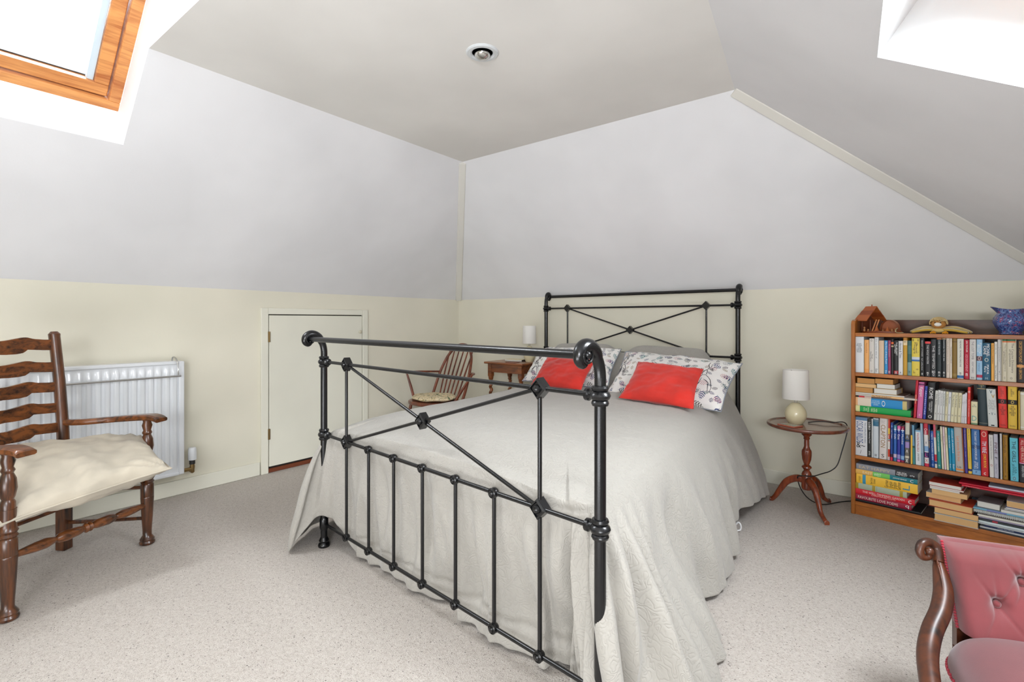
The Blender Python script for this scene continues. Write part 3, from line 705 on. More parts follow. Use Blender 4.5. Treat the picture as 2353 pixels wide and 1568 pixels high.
# ---------------------------------------------------------------- ladder-back armchair (left)
def armchair():
    f = V((.841, .541, 0)); w_ = V((.541, -.841, 0)); Z = V((0, 0, 1))
    fr, fl = V((-2.889, .843, 0)), V((-2.552, .32, 0)); rr = fr-f*.347+w_*.086; rl = fl-f*.347-w_*.086
    t = thing('armchair', 'dark oak ladder-back armchair in front of the white radiator', 'armchair', ((fr+rl)/2))
    legp = [(.026, 0), (.031, .004), (.033, .012), (.029, .02), (.031, .026), (.026, .034), (.0185, .045), (.019, .07), (.024, .15), (.0275, .225), (.0275, .23), (.0265, .232), (.0275, .235), (.0275, .29), (.024, .296), (.030, .303), (.024, .312), (.030, .322), (.025, .332), (.024, .345), (.024, .40)]
    sup = [(.022, .40), (.022, .425), (.017, .435), (.021, .445), (.027, .475), (.024, .51), (.016, .53), (.021, .54), (.016, .552), (.022, .575), (.017, .592), (.02, .605)]
    for p in (fr, fl):
        MB().lathe(legp, p, n=22).build('leg', M['oak_v'], t, smooth=40)
        MB().lathe(sup, p, n=18).build('arm_support', M['oak_v'], t, smooth=40)
    for p, sg in ((rr, 1), (rl, -1)):
        ang = math.atan2(f.y, f.x); m_ = Matrix.Translation(p) @ Matrix.Rotation(ang, 4, 'Z')
        MB().box((-.024, -.022, 0), (.024, .022, .44), m_).build('leg', M['oak_v'], t, bev=.004)
        MB().tube([p+Z*.42, p+Z*.6-f*.008, p+Z*.8-f*.025, p+Z*1.005-f*.05, p+Z*1.018-f*.051, p+Z*1.03-f*.052], [.025, .024, .023, .022, .023, .013], 14, up=f).build('back_post', M['oak_v'], t, smooth=40)
        a0 = p+Z*.60-f*.008; a1 = (fr if sg > 0 else fl)
        path = catmull([a0+Z*.0, a0+f*.10+Z*.002-w_*sg*.01, a0.lerp(a1+Z*.61, .6)-w_*sg*.02, a1+Z*.615, a1+f*.045+Z*.613, a1+f*.075+Z*.602], 6)
        b = MB(); n = len(path); vs = []
        for i, q in enumerate(path):
            u = i/(n-1); hw = .016+.016*smooth01(u, .1, .7)+.004*smooth01(u, .85, 1); ht = .013 if u < .93 else .013-.004*(u-.93)/.07
            for a_, z_ in ((-1, -.6), (-.8, -1), (.8, -1), (1, -.6), (1, .5), (.75, 1), (-.75, 1), (-1, .5)): vs.append(q+w_*a_*hw+Z*z_*ht)
        fs = [(i*8+k, i*8+(k+1) % 8, (i+1)*8+(k+1) % 8, (i+1)*8+k) for i in range(n-1) for k in range(8)]+[tuple(range(7, -1, -1)), tuple(range((n-1)*8, n*8))]
        b.add(vs, fs).build('arm', M['oak_h'], t, smooth=35)
    for (a_, b_) in ((fr, fl), (fr, rr), (fl, rl), (rr, rl)):
        d = (b_-a_); L = d.length; m_ = Matrix.Translation(a_) @ Matrix.Rotation(math.atan2(d.y, d.x), 4, 'Z')
        MB().box((.01, -.014, .352), (L-.01, .014, .402), m_).build('seat_rail', M['oak_h'], t, bev=.003)
    b = MB(); vs = [p+Z*z for z in (.385, .405) for p in (fr, fl, rl, rr)]
    b.add(vs, [(0, 1, 2, 3), (7, 6, 5, 4), (0, 4, 5, 1), (1, 5, 6, 2), (2, 6, 7, 3), (3, 7, 4, 0)]); b.build('seat', M['oak_h'], t)
    st = [(.009, 0), (.012, .04), (.018, .10), (.02, .15), (.012, .19), (.009, .195), (.018, .21), (.022, .24), (.018, .30), (.012, .325), (.02, .335), (.012, .345)]
    prof = st+[(r, .69-h) for r, h in reversed(st)]
    MB().lathe(prof, fr+Z*.19, fl+Z*.225, 16).build('front_stretcher', M['oak_h'], t, smooth=40)
    for a_, b_ in ((rr, fr), (rl, fl)):
        for z in (.125, .275): MB().tube([a_+Z*z, b_+Z*z], .009, 10).build('side_stretcher', M['oak_v'], t)
    MB().tube([rr+Z*.2, rl+Z*.2], .010, 10).build('rear_stretcher', M['oak_h'], t)
    MB().tube([fr.lerp(rr, .0)+Z*.275+w_*.0, fl+Z*.275], .008, 10)
    key = [(0, .022, -.036), (.12, .024, -.038), (.3, .031, -.038), (.42, .036, -.034), (.47, .036, -.026), (.5, .035, -.020), (.6, .028, -.022), (.8, .023, -.026), (1, .022, -.028)]
    def ed(tt, k):
        for i in range(len(key)-1):
            if key[i][0] <= tt <= key[i+1][0]:
                q = (tt-key[i][0])/(key[i+1][0]-key[i][0]); return key[i][k]*(1-q)+key[i+1][k]*q
    for z, sc_ in ((.970, 1), (.866, .92), (.772, .92), (.675, .92), (.583, .9), (.500, .9)):
        lean = -f*(.008+.042*max(0, (z-.6)/.43)); a_, b_ = rr+lean, rl+lean; n = 48; b = MB(); vs = []
        for i in range(n+1):
            u = i/n; tt = abs(2*u-1); q = a_.lerp(b_, u)-f*(.028*(1-tt*tt))
            for z_, th in ((ed(tt, 2), -.006), (ed(tt, 2), .006), (ed(tt, 1), .006), (ed(tt, 1), -.006)): vs.append(q+Z*(z+z_*sc_)+f*th)
        fs = [(i*4+k, i*4+(k+1) % 4, (i+1)*4+(k+1) % 4, (i+1)*4+k) for i in range(n) for k in range(4)]+[(3, 2, 1, 0), tuple(n*4+k for k in range(4))]
        b.add(vs, fs).build('back_slat', M['oak_h'], t, smooth=40)
    c = [(-2.525, .268, .345), (-2.555, .835, .428), (-3.00, .870, .500), (-3.06, .27, .54)]
    pillow('seat_cushion', c, .075, M['canvas'], 'plump cream canvas cushion with piped edge lying on the oak armchair', 'cushion', n=44, pinch=.07, seed=2, wr=.019, sag=0, piping=(.0045, M['canvas']))
armchair()

# ---------------------------------------------------------------- spindle-back chair in the corner
def windsor():
    t = thing('spindle_chair', 'red-brown spindle-back armchair in the corner behind the bed', 'chair', (-3.11, 2.95, 0))
    c = V((-3.115, 2.95, 0)); E_ = M['elm']
    b = MB(); pl = [(c.x+.215*math.copysign(abs(math.cos(a))**.8, math.cos(a)), c.y+.19*math.copysign(abs(math.sin(a))**.8, math.sin(a))) for a in [i*PI/16 for i in range(32)]]
    b.prism(pl, .385, .415).build('seat', E_, t, bev=.008)
    cu = MB(); n = 40
    def cf(u, v):
        a = 2*PI*u; ph = PI*(v-.5); r_ = math.cos(ph)**.5
        return (c.x+.20*r_*math.cos(a), c.y+.175*r_*math.sin(a), .438+.024*math.sin(ph)+.003*math.sin(a*6))
    cu.grid(cf, n, 12, closed_u=True); o = cu.build('seat_cushion', M['tapestry'], at=(c.x, c.y, .42), smooth=80)
    tag(o, 'round leaf-patterned seat cushion on the corner spindle chair', 'cushion')
    hoop = [(-.185, 3.10, .41), (-.185, 3.15, .52), (-.175, 3.20, .64), (-.14, 3.26, .77), (-.07, 3.295, .85), (0, 3.305, .868), (.07, 3.295, .85), (.14, 3.26, .77), (.175, 3.20, .64), (.185, 3.15, .52), (.185, 3.10, .41)]
    hp = catmull([(c.x+x, y, z) for x, y, z in hoop], 6)
    MB().tube(hp, .0125, 10).build('hoop', E_, t)
    for i in range(6):
        x = -.125+.05*i; zt = .868-.9*(x*1.15)**2*2.1
        MB().tube([(c.x+x*.85, 3.11, .41), (c.x+x, 3.20, .63), (c.x+x*1.12, 3.10+.46*(zt-.41)*.97, zt)], [.006, .0075, .005], 8).build('spindle', E_, t)
    for s_ in (-1, 1):
        if s_ < 0: ap, a2 = [(-.178, 3.19, .625), (-.21, 3.10, .63), (-.245, 2.98, .636), (-.25, 2.83, .64)], [(-.245, 2.86, .635), (-.215, 2.88, .52), (-.19, 2.90, .40)]
        else: ap, a2 = [(.178, 3.19, .625), (.215, 3.19, .63), (.26, 3.16, .632), (.29, 3.10, .63)], [(.28, 3.115, .625), (.24, 3.05, .52), (.20, 2.98, .40)]
        MB().tube(catmull([(c.x+q[0], q[1], q[2]) for q in ap], 5), .011, 10, flat=.8).build('arm', E_, t)
        MB().tube([(c.x+q[0], q[1], q[2]) for q in a2], [.008, .012, .012], 10).build('arm_support', E_, t)
        for yy, sy in ((2.83, -1), (3.07, 1)):
            MB().tube([(c.x+s_*.15, yy, .39), (c.x+s_*.175, yy+sy*.03, .2), (c.x+s_*.20, yy+sy*.06, 0)], [.012, .019, .011], 12).build('leg', E_, t)
        MB().tube([(c.x+s_*.172, 2.81, .19), (c.x+s_*.172, 3.095, .19)], .008, 8).build('stretcher', E_, t)
    MB().tube([(c.x-.172, 2.95, .19), (c.x+.172, 2.95, .19)], .008, 8).build('stretcher', E_, t)
windsor()

# ---------------------------------------------------------------- barley-twist side table
def side_table():
    x0, x1, y0, y1 = -2.855, -2.44, 3.285, 3.64; S = M['stand']
    t = thing('side_table', 'square brown side table with barley-twist legs left of the bed head', 'table', ((x0+x1)/2, (y0+y1)/2, 0))
    MB().box((x0, y0, .712), (x1, y1, .730)).build('tabletop', S, t, bev=.006)
    i = .028
    MB().box((x0+i+.03, y0+i+.004, .640), (x1-i-.03, y0+i+.022, .712)).build('apron', S, t); MB().box((x0+i+.03, y1-i-.022, .640), (x1-i-.03, y1-i-.004, .712)).build('apron', S, t)
    MB().box((x0+i+.004, y0+i+.03, .640), (x0+i+.022, y1-i-.03, .712)).build('apron', S, t); MB().box((x1-i-.022, y0+i+.03, .640), (x1-i-.004, y1-i-.03, .712)).build('apron', S, t)
    for x in (x0+i+.017, x1-i-.017):
        for y in (y0+i+.017, y1-i-.017):
            b = MB().box((x-.019, y-.019, .605), (x+.019, y+.019, .712))
            b.lathe([(.019, .575), (.0245, .605)][::1], (x, y, 0), n=16); b.lathe([(.012, .55), (.018, .556), (.018, .566), (.013, .572), (.019, .578)], (x, y, 0), n=16)
            pr = [(.0135, .12+k*.0045) for k in range(97)]
            b.lathe(pr, (x, y, 0), n=20, twist=lambda a, h: 1+.42*math.cos(a-h*118))
            b.box((x-.018, y-.018, .06), (x+.018, y+.018, .12)); b.lathe([(.012, 0), (.018, .02), (.012, .06)], (x, y, 0), n=14)
            b.build('leg', S, t, smooth=45)
    for y in (y0+i+.017, y1-i-.017): MB().box((x0+i+.03, y-.008, .08), (x1-i-.03, y+.008, .105)).build('stretcher', S, t, bev=.003)
    nb = thing('notebook', 'cream notebook with dark spine lying on the barley-twist table', 'notebook', (-2.66, 3.52, .73))
    m_ = Matrix.Translation((-2.665, 3.50, .7305)) @ Matrix.Rotation(.12, 4, 'Z')
    MB().box((-.085, -.05, .001), (.085, .05, .013), m_).build('page_block', M['pages_white'], nb); MB().box((-.087, -.052, .013), (.087, .052, .015), m_).build('cover', plain((226, 214, 176), .6), nb)
    MB().box((-.087, -.052, 0), (.087, .052, .0015), m_).build('cover', plain((60, 50, 44), .6), nb); MB().box((.085, -.052, 0), (.09, .052, .015), m_).build('spine', plain((52, 44, 40), .6), nb)
    o = MB().box((-.05, -.035, 0), (.05, .035, .004), Matrix.Translation((-2.585, 3.345, .7302)) @ Matrix.Rotation(.05, 4, 'Z')).build('coaster', plain((120, 52, 34), .4), at=(-2.585, 3.345, .73), bev=.001)
    tag(o, 'flat red-brown coaster near the front edge of the barley-twist table', 'coaster')
side_table()
def lamp(c, r, h, bh, label):
    c = V(c); t = thing('table_lamp', label, 'lamp', c, 'table lamps with white drum shades')
    pr = [(r*.52, 0)]+[(r*.81*(math.sin(PI*(.17+.78*k/12)))**.62, bh*(.02+.98*k/12)) for k in range(13)]+[(.008, bh*1.005)]
    MB().lathe(pr, c, n=32).build('lamp_base', M['ceramic'], t, smooth=80)
    zs = bh+.022
    b = MB(); 
    for s_ in (-.005, .005): b.tube([c+V((s_, 0, bh-.004)), c+V((s_*1.4, 0, zs+.01))], .0022, 6)
    b.lathe([(.012, zs+.006), (.014, zs+.02), (.011, zs+.045)], c, n=14)
    b.build('lamp_holder', M['chrome'], t)
    sh = [(r*.985, zs), (r, zs+.002), (r*.93, zs+h), (r*.925, zs+h+.001), (r*.91, zs+h), (r*.97, zs+.003), (r*.985, zs)]
    b = MB(); n = 40; vs = []
    for rr, z in sh[:-1]:
        for k in range(n): vs.append(c+V((rr*math.cos(2*PI*k/n), rr*math.sin(2*PI*k/n), z)))
    m_ = len(sh)-1; b.add(vs, [(i*n+k, i*n+(k+1) % n, ((i+1) % m_)*n+(k+1) % n, ((i+1) % m_)*n+k) for i in range(m_) for k in range(n)])
    b.build('lamp_shade', M['shade'], t, smooth=40)
    b = MB(); 
    for k in range(3): a = k*2.094; b.tube([c+V((0, 0, zs+h-.02)), c+V((r*.92*math.cos(a), r*.92*math.sin(a), zs+h-.006))], .0015, 6)
    b.build('shade_carrier', M['chrome'], t)
lamp((-2.515, 3.49, .7302), .060, .150, .135, 'small lamp with white drum shade on the barley-twist side table')
lamp((-.487, 3.33, .484), .0715, .168, .120, 'lamp with white drum shade and cream pebble base on the round table')

# ---------------------------------------------------------------- round pedestal table
def pedestal():
    c = V((-.43, 3.32, 0)); T = .484
    t = thing('pedestal_table', 'round mahogany tripod table standing between bed and bookcase', 'table', c)
    MB().lathe([(.001, T-.016), (.19, T-.016), (.203, T-.011), (.207, T-.003), (.205, T+.004), (.199, T+.007), (.192, T+.005), (.188, T), (.001, T)], c, n=64).build('tabletop', M['mahog_top'], t, smooth=50)
    MB().box((c.x-.07, c.y-.05, T-.03), (c.x+.07, c.y+.05, T-.015)).build('top_block', M['mahog'], t, bev=.004)
    flute = lambda a, h: 1-.09*(math.sin(a*8) > .2)*(.265 < h < .335)
    MB().lathe([(.027, .455), (.027, .445), (.021, .437), (.027, .428), (.020, .42), (.014, .412), (.017, .405), (.013, .398), (.014, .36), (.019, .345), (.024, .338), (.0255, .33), (.0255, .31), (.023, .285), (.016, .262), (.013, .255), (.024, .246), (.026, .239), (.018, .23), (.014, .222), (.022, .212), (.026, .20), (.027, .12), (.022, .112)][::-1], c, n=48, twist=flute).build('column', M['mahog'], t, smooth=30)
    for vx, vy in ((.12, -.20), (.09, .20), (-.195, .03)):
        d = V((vx, vy, 0)).normalized(); L = V((vx, vy, 0)).length
        pts = catmull([c+d*.012+V((0, 0, .165)), c+d*.055+V((0, 0, .165)), c+d*.105+V((0, 0, .135)), c+d*.14+V((0, 0, .082)), c+d*.165+V((0, 0, .038)), c+d*(L-.012)+V((0, 0, .012)), c+d*L+V((0, 0, .009))], 6)
        n = len(pts); MB().tube(pts, [.0185-.008*smooth01(i/n, .1, .85)+.003*smooth01(i/n, .85, .95)-.006*smooth01(i/n, .95, 1) for i in range(n)], 12, flat=1.15).build('leg', M['mahog'], t, smooth=60)
    o = MB().box((-.052, -.038, 0), (.052, .038, .006), Matrix.Translation((-.50, 3.225, T+.0004)) @ Matrix.Rotation(-.45, 4, 'Z'))
    o = o.build('coaster', plain((196, 110, 84), .5), at=(-.50, 3.225, T), bev=.001); tag(o, 'small printed coaster with red edge on the round tripod table', 'coaster')
    MB().box((-.045, -.031, 0), (.045, .031, .0008), Matrix.Translation((-.50, 3.225, T+.0064)) @ Matrix.Rotation(-.45, 4, 'Z')).build('printed_picture', M['cover_art'], o)
    z0 = T+.004
    p = catmull([(-.43, 3.375, z0), (-.39, 3.40, z0+.006), (-.35, 3.405, z0+.01), (-.31, 3.42, z0+.008), (-.262, 3.46, z0+.008), (-.245, 3.47, z0-.02), (-.25, 3.46, .42), (-.27, 3.44, .33), (-.29, 3.42, .255), (-.32, 3.40, .22), (-.36, 3.36, .205), (-.40, 3.29, .20), (-.455, 3.28, .195), (-.475, 3.31, .17), (-.46, 3.34, .10), (-.42, 3.36, .045), (-.36, 3.42, .012), (-.28, 3.56, .006), (-.20, 3.64, .005), (-.10, 3.66, .005)], 5)
    tag(MB().tube(p, .003, 8).build('lamp_cable', M['cable'], at=(-.43, 3.375, .484)), 'black lamp cable hanging from the round tripod table to the floor', 'cable')
    p = catmull([(-2.47, 3.52, .734), (-2.435, 3.56, .736), (-2.43, 3.60, .70), (-2.44, 3.60, .60), (-2.46, 3.60, .5), (-2.47, 3.62, .2), (-2.50, 3.64, .006), (-2.7, 3.66, .005)], 5)
    tag(MB().tube(p, .0028, 8).build('lamp_cable', M['cable'], at=(-2.47, 3.52, .73)), 'dark lamp cable hanging behind the barley-twist side table', 'cable')
pedestal()

# ---------------------------------------------------------------- bookcase and its books
B0 = V((-.224, 3.396, 0)); bx = V((.985, -.174, 0)).normalized(); by = V((-bx.y, bx.x, 0)); ZV = V((0, 0, 1))
r0 = B0.x*R3[0]+B0.y*R3[1]; d0 = B0.x*D3[0]+B0.y*D3[1]; r1 = bx.x*R3[0]+bx.y*R3[1]; d1 = bx.x*D3[0]+bx.y*D3[1]
def S(px):                                             # distance along the bookcase front for a photo column
    t = (px-1176.5)/FPX; return (t*d0-r0)/(r1-t*d1)
def Zat(px, y): return EYE-(y-HZ)*(d0+d1*S(px))/FPX
BM = Matrix.Identity(4)
for i in range(3): BM[i][0], BM[i][1], BM[i][2], BM[i][3] = bx[i], by[i], ZV[i], B0[i]
WB, DB = 1.02, .205
SH = [.075, .331, .574, .793, 1.014]                     # top faces of the boards
bc = thing('bookcase', 'low teak bookcase packed with books against the back wall', 'bookcase', B0)
def sidep(s0):
    pl = [(0, 0), (DB, 0), (DB, 1.088), (.03, 1.088), (.008, 1.080), (0, 1.062)]
    m_ = BM @ Matrix(((0, 0, 1, s0), (1, 0, 0, 0), (0, 1, 0, 0), (0, 0, 0, 1)))
    MB().prism(pl, 0, .02, m_).build('side_panel', M['teak_v'], bc, bev=.003)
sidep(0); sidep(WB-.02)
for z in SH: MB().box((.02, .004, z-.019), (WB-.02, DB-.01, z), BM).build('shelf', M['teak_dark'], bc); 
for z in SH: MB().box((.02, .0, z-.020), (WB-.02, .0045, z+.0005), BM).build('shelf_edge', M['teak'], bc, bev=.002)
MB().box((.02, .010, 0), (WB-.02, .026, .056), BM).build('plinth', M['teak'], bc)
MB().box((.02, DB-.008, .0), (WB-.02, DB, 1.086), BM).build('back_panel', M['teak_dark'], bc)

FONTS = []
def lettering(o, txt, M4, length, height, col, rough=.5):
    """flat print on a spine; M4 columns = reading direction, up, outward; origin = centre"""
    cu = bpy.data.curves.new('lettering', 'FONT'); cu.body = txt; cu.size = 1; cu.align_x = 'CENTER'; cu.align_y = 'CENTER'; cu.space_line = .78
    cu.extrude = .004; cu.resolution_u = 2; cu.materials.append(plain(col, rough))
    t = bpy.data.objects.new('lettering', cu); sc.collection.objects.link(t); t.parent = o
    FONTS.append((t, Matrix.Translation(-wloc(o)) @ M4, length, height))
def book(X, T, H, D, col, label, group, pages='white', flip=False, texts=(), bands=(), kind='book', up=True, rough=.42, hard=False, cat='book'):
    """X: local -> world matrix; x thickness, y depth (spine at y=0), z height"""
    t = .0022 if hard else .0007; e = .003 if hard else .0006
    if flip: X = X @ Matrix(((1, 0, 0, 0), (0, -1, 0, D), (0, 0, 1, 0), (0, 0, 0, 1)))
    k = min(.003, T*.2)
    outer = [(0, D), (0, k), (T*.12, k*.35), (T*.35, 0), (T*.65, 0), (T*.88, k*.35), (T, k), (T, D)]
    inner = [(T-t, D), (T-t, k+t), (t, k+t), (t, D)]
    b = MB().prism(outer+inner, 0, H, X); org = X @ V((T/2, D/2, 0))
    o = b.build(kind, plain(col, .5, 0, 0), at=org, smooth=30); tag(o, label, cat, group)
    MB().box((t, k+t, e), (T-t, D-e, H-e), X).build('page_block', M['pages_'+pages], o)
    for a, c_, bc_ in bands:
        MB().prism([(0-.0002, k), (T*.12, k*.35-.0003), (T*.35, -.0003), (T*.65, -.0003), (T*.88, k*.35-.0003), (T+.0002, k), (T-.0005, k+.0005), (.0005, k+.0005)], H*a, H*c_, X).build('spine_band', plain(bc_, .5, 0, 0), o, smooth=30)
    for tx in texts:
        s_, a, c_, wd, tc = tx[:5]; mode = tx[5] if len(tx) > 5 else ('d' if up else 'r'); xo = tx[6] if len(tx) > 6 else .5
        cz = H*(a+c_)/2; L = H*abs(c_-a); p = V((T*xo, -.0006, cz))
        if mode == 'd': cols = (V((0, 0, -1)), V((1, 0, 0)))      # reads downwards on a standing spine
        elif mode == 'r': cols = (V((0, 0, 1)), V((-1, 0, 0)) if not up and (X.to_3x3() @ V((1, 0, 0))).dot(ZV) < 0 else V((1, 0, 0)))
        else: cols = (V((1, 0, 0)), V((0, 0, 1)))                 # across the spine
        if mode == 'v': cols = (V((1, 0, 0)), V((0, 0, -1)))
        out = V((0, -1, 0)); m_ = Matrix.Identity(4)
        for i in range(3): m_[i][0], m_[i][1], m_[i][2], m_[i][3] = cols[0][i], cols[1][i], out[i], p[i]
        if mode in 'dr': lettering(o, s_, X @ m_, L, T*wd, tc)
        else: lettering(o, s_, X @ m_, T*wd, L, tc)
    return o
def upright(rowf, z0, x0, x1, xt, yt, col, label, group, **kw):
    """rowf turns coordinates read off a magnified crop into photo pixels"""
    X0, X1 = rowf(x0, 0)[0], rowf(x1, 0)[0]; XT, YT = rowf(xt, yt)
    s0, s1, st = S(X0), S(X1), S(XT); H = Zat(X0, YT)-z0; T = s1-s0-.0006
    dep = kw.pop('dep', .012); D = kw.pop('D', .125)
    k = (st-s0)/H
    X = BM @ Matrix(((1, 0, k, s0+.0003), (0, 1, 0, dep), (0, 0, 1, z0+.0005), (0, 0, 0, 1)))
    return book(X, T, H, D, col, label, group, **kw)
def lying(x0, x1, z, T, col, label, group, **kw):
    """a book lying flat; its spine (or its pages when flip) faces the room"""
    s0, s1 = S(x0), S(x1); dep = kw.pop('dep', .012); D = kw.pop('D', .13); sk = kw.pop('skew', 0)
    X = BM @ Matrix.Translation((s0, dep, z+.0004)) @ Matrix.Rotation(sk, 4, 'Z') @ Matrix(((0, 0, 1, 0), (0, 1, 0, 0), (1, 0, 0, 0), (0, 0, 0, 1)))
    kw.setdefault('up', False)
    return book(X, T, s1-s0, D, col, label, group, **kw)
W_, K_, G_ = (238, 238, 236), (26, 26, 28), (120, 116, 110)
rA = lambda x, y: (1950+x/11.205, 760+y/11.205); rB = lambda x, y: (2150+x/11.59, 760+y/11.59)
g = 'paperbacks standing on the top book shelf'; z = SH[3]
def U(r, z, x0, x1, yt, col, label, g, xt=None, **k): return upright(r, z, x0, x1, x0 if xt is None else xt, yt, col, label, g, **k)
U(rA, z, 150, 378, 158, (226, 229, 232), 'thick white book at the left end of the top book row', g, texts=[('JOHN\nIRVING\nTHE\nCIDER\nHOUSE\nRULES', .56, .82, .6, (90, 96, 104), 'h')], bands=[])
U(rA, z, 390, 510, 240, (240, 176, 104), 'orange paperback next to the thick white book', g, texts=[('NOTES', .6, .9, .3, (190, 110, 50))], bands=[(0, .12, (238, 160, 80))])
U(rA, z, 516, 645, 205, (222, 216, 208), 'cream paperback with black title halfway down and round logos', g, texts=[('Marian\nMartin Pearce', .34, .62, .55, (40, 36, 36)), ('O', .91, .97, .34, (40, 40, 40), 'h'), ('O', .04, .09, .34, (40, 40, 40), 'h')])
U(rA, z, 652, 758, 175, (228, 228, 228), 'slim tall white paperback with grey lettering in the top row', g, texts=[('the curious tales of', .42, .96, .35, (120, 120, 124)), ('East', .03, .13, .5, (40, 40, 44))])
U(rA, z, 765, 900, 260, (222, 194, 164), 'plain tan paperback left of the bright blue one', g)
U(rA, z, 908, 996, 258, (44, 148, 210), 'bright blue paperback titled Diary', g, texts=[('The Diary of Anne Frank', .3, .97, .6, W_), ('27', .03, .12, .5, W_, 'h')])
U(rA, z, 997, 1076, 255, (148, 58, 98), 'maroon paperback beside the bright blue one', g, texts=[('Strong poems', .5, .9, .4, (220, 190, 205)), ('m', .03, .1, .5, W_, 'h')])
U(rA, z, 1080, 1148, 225, (32, 26, 26), 'slim black paperback with orange and cream label', g, bands=[(.78, .82, (196, 176, 140)), (.86, .92, (230, 110, 50))])
U(rA, z, 1150, 1266, 258, (30, 30, 33), 'black book with white title and small red logo', g, texts=[('THE SECRET\nLETTERS', .56, .95, .72, W_), ('DK', .02, .1, .5, W_, 'h')], bands=[(.025, .115, (178, 30, 36))])
U(rA, z, 1270, 1385, 272, (226, 226, 226), 'white paperback between black and mustard books', g, texts=[('Heroes & Tales', .5, .94, .5, (70, 76, 96)), ('A', .04, .1, .4, (60, 60, 60), 'h')])
U(rA, z, 1393, 1500, 188, (204, 156, 48), 'tall mustard book with pale label near its top', g, bands=[(.80, .93, (238, 214, 168)), (.93, 1, (196, 128, 36))], texts=[('197', .86, .92, .6, (60, 40, 20), 'h')])
U(rA, z, 1502, 1612, 265, (52, 96, 92), 'murky green paperback left of the yellow patterned book', g, bands=[(0, .38, (124, 158, 154)), (.62, .86, (76, 116, 110))], texts=[('m', .07, .13, .4, (40, 60, 60), 'h')])
U(rA, z, 1614, 1820, 195, (228, 204, 78), 'thick yellow book speckled with small dark blots', g, texts=[('Flower\nPassing', .55, .92, .5, (90, 70, 60)), ('* . *\n. *\n* . .', .62, .98, .85, (60, 44, 60), 'h'), ('. *\n* .', .03, .2, .7, (110, 80, 40), 'h')], bands=[(.385, .43, (50, 110, 180)), (.43, .50, (206, 212, 222))])
U(rA, z, 1824, 1945, 195, (20, 20, 22), 'tall black book with thin white lettering in the top row', g, texts=[('SHORT STORIES  full collection', .16, .94, .28, (210, 210, 210)), ('o', .04, .09, .3, W_, 'h')])
U(rA, z, 1955, 2102, 285, (34, 34, 38), 'black book with a red stripe across its top', g, bands=[(.94, 1, (226, 70, 74))], texts=[('THE WOLF WINTER', .36, .9, .34, (206, 206, 206)), ('m\n*', .03, .13, .34, W_, 'h')])
U(rA, z, 2106, 2252, 230, (44, 46, 50), 'dark grey book titled The Tempted with round white logo', g, texts=[('THE TEMPTED', .22, .84, .42, (214, 214, 214)), ('BO\nO', .03, .17, .55, W_, 'h')])
U(rB, z, 20, 152, 210, (34, 44, 48), 'charcoal book with thin orange top, left of its twin', g, bands=[(.975, 1, (224, 140, 84))], texts=[('OVER THE WATER', .58, .95, .3, (190, 196, 200)), ('m\n=', .04, .15, .4, W_, 'h')])
U(rB, z, 160, 268, 212, (28, 36, 40), 'charcoal book with thin cream top, right of its twin', g, bands=[(.975, 1, (214, 190, 150))], texts=[('DANCES TO THE SEA', .42, .95, .34, (190, 196, 200)), ('m\n=', .04, .15, .4, W_, 'h')])
U(rB, z, 272, 370, 188, (222, 208, 192), 'cream slim paperback right of the charcoal twins', g, texts=[('Tales of Innocence and a Question', .14, .94, .34, (110, 90, 80))])
U(rB, z, 372, 430, 188, (226, 214, 198), 'very slim cream paperback against the brown-gold spine', g, texts=[('The Evening of a Book', .2, .94, .5, (110, 90, 80))])
U(rB, z, 434, 562, 210, (134, 104, 40), 'worn brown-gold spine with no title in the top row', g, bands=[(.05, .12, (156, 126, 60)), (.9, .93, (110, 80, 30))])
U(rB, z, 566, 740, 222, (226, 224, 212), 'thick off-white book with black title and blue dot', g, texts=[('THE MONEY, THE WORLD SINCE ONE', .3, .96, .3, (36, 36, 40)), ('m', .1, .16, .3, (60, 60, 60), 'h')], bands=[(.02, .085, (42, 104, 160))])
U(rB, z, 750, 892, 245, (180, 22, 52), 'crimson book with white and pink lettering', g, texts=[('JEN TAYLER', .68, .97, .34, W_), ('ICE DOCUMENT', .2, .62, .44, (232, 160, 176)), ('m', .08, .15, .4, W_, 'h')])
U(rB, z, 896, 1072, 235, (216, 212, 208), 'light grey book titled The Lost Tomb', g, texts=[('THE LOST TOMB', .5, .95, .38, (110, 108, 112)), ('KENT WEEKS', .16, .44, .3, (120, 118, 122)), ('BOOK', .02, .07, .5, K_, 'h')])
U(rB, z, 1084, 1240, 235, (158, 196, 224), 'light blue book with a small photograph on its spine', g, bands=[(.47, .585, (96, 70, 84)), (.06, .13, (180, 50, 80))], texts=[('Family\nBlue', .62, .93, .7, W_), ('memoir', .2, .42, .4, (90, 130, 180)), ('O', .48, .58, .5, (226, 190, 180), 'h')])
U(rB, z, 1242, 1462, 335, (24, 86, 116), 'deep teal book with large white lettering, right of light blue', g, texts=[('MICHAEL\nCAINE', .64, .97, .78, W_), ('MAYA\nflare', .17, .42, .6, (230, 236, 238)), ('M', .03, .08, .3, (160, 190, 200), 'h'), ('O', .50, .60, .5, (206, 214, 200), 'h')])
U(rB, z, 1472, 1556, 340, (232, 170, 78), 'orange slim paperback right of the deep teal book', g, texts=[('Notes from a small place', .46, .96, .5, (96, 60, 30))])
U(rB, z, 1560, 1640, 305, (226, 222, 214), 'white slim paperback right of the slim orange one', g, texts=[('PO LIN  Try', .68, .95, .4, (60, 60, 60)), ('Mild Casual Book', .06, .4, .5, (110, 110, 110))])
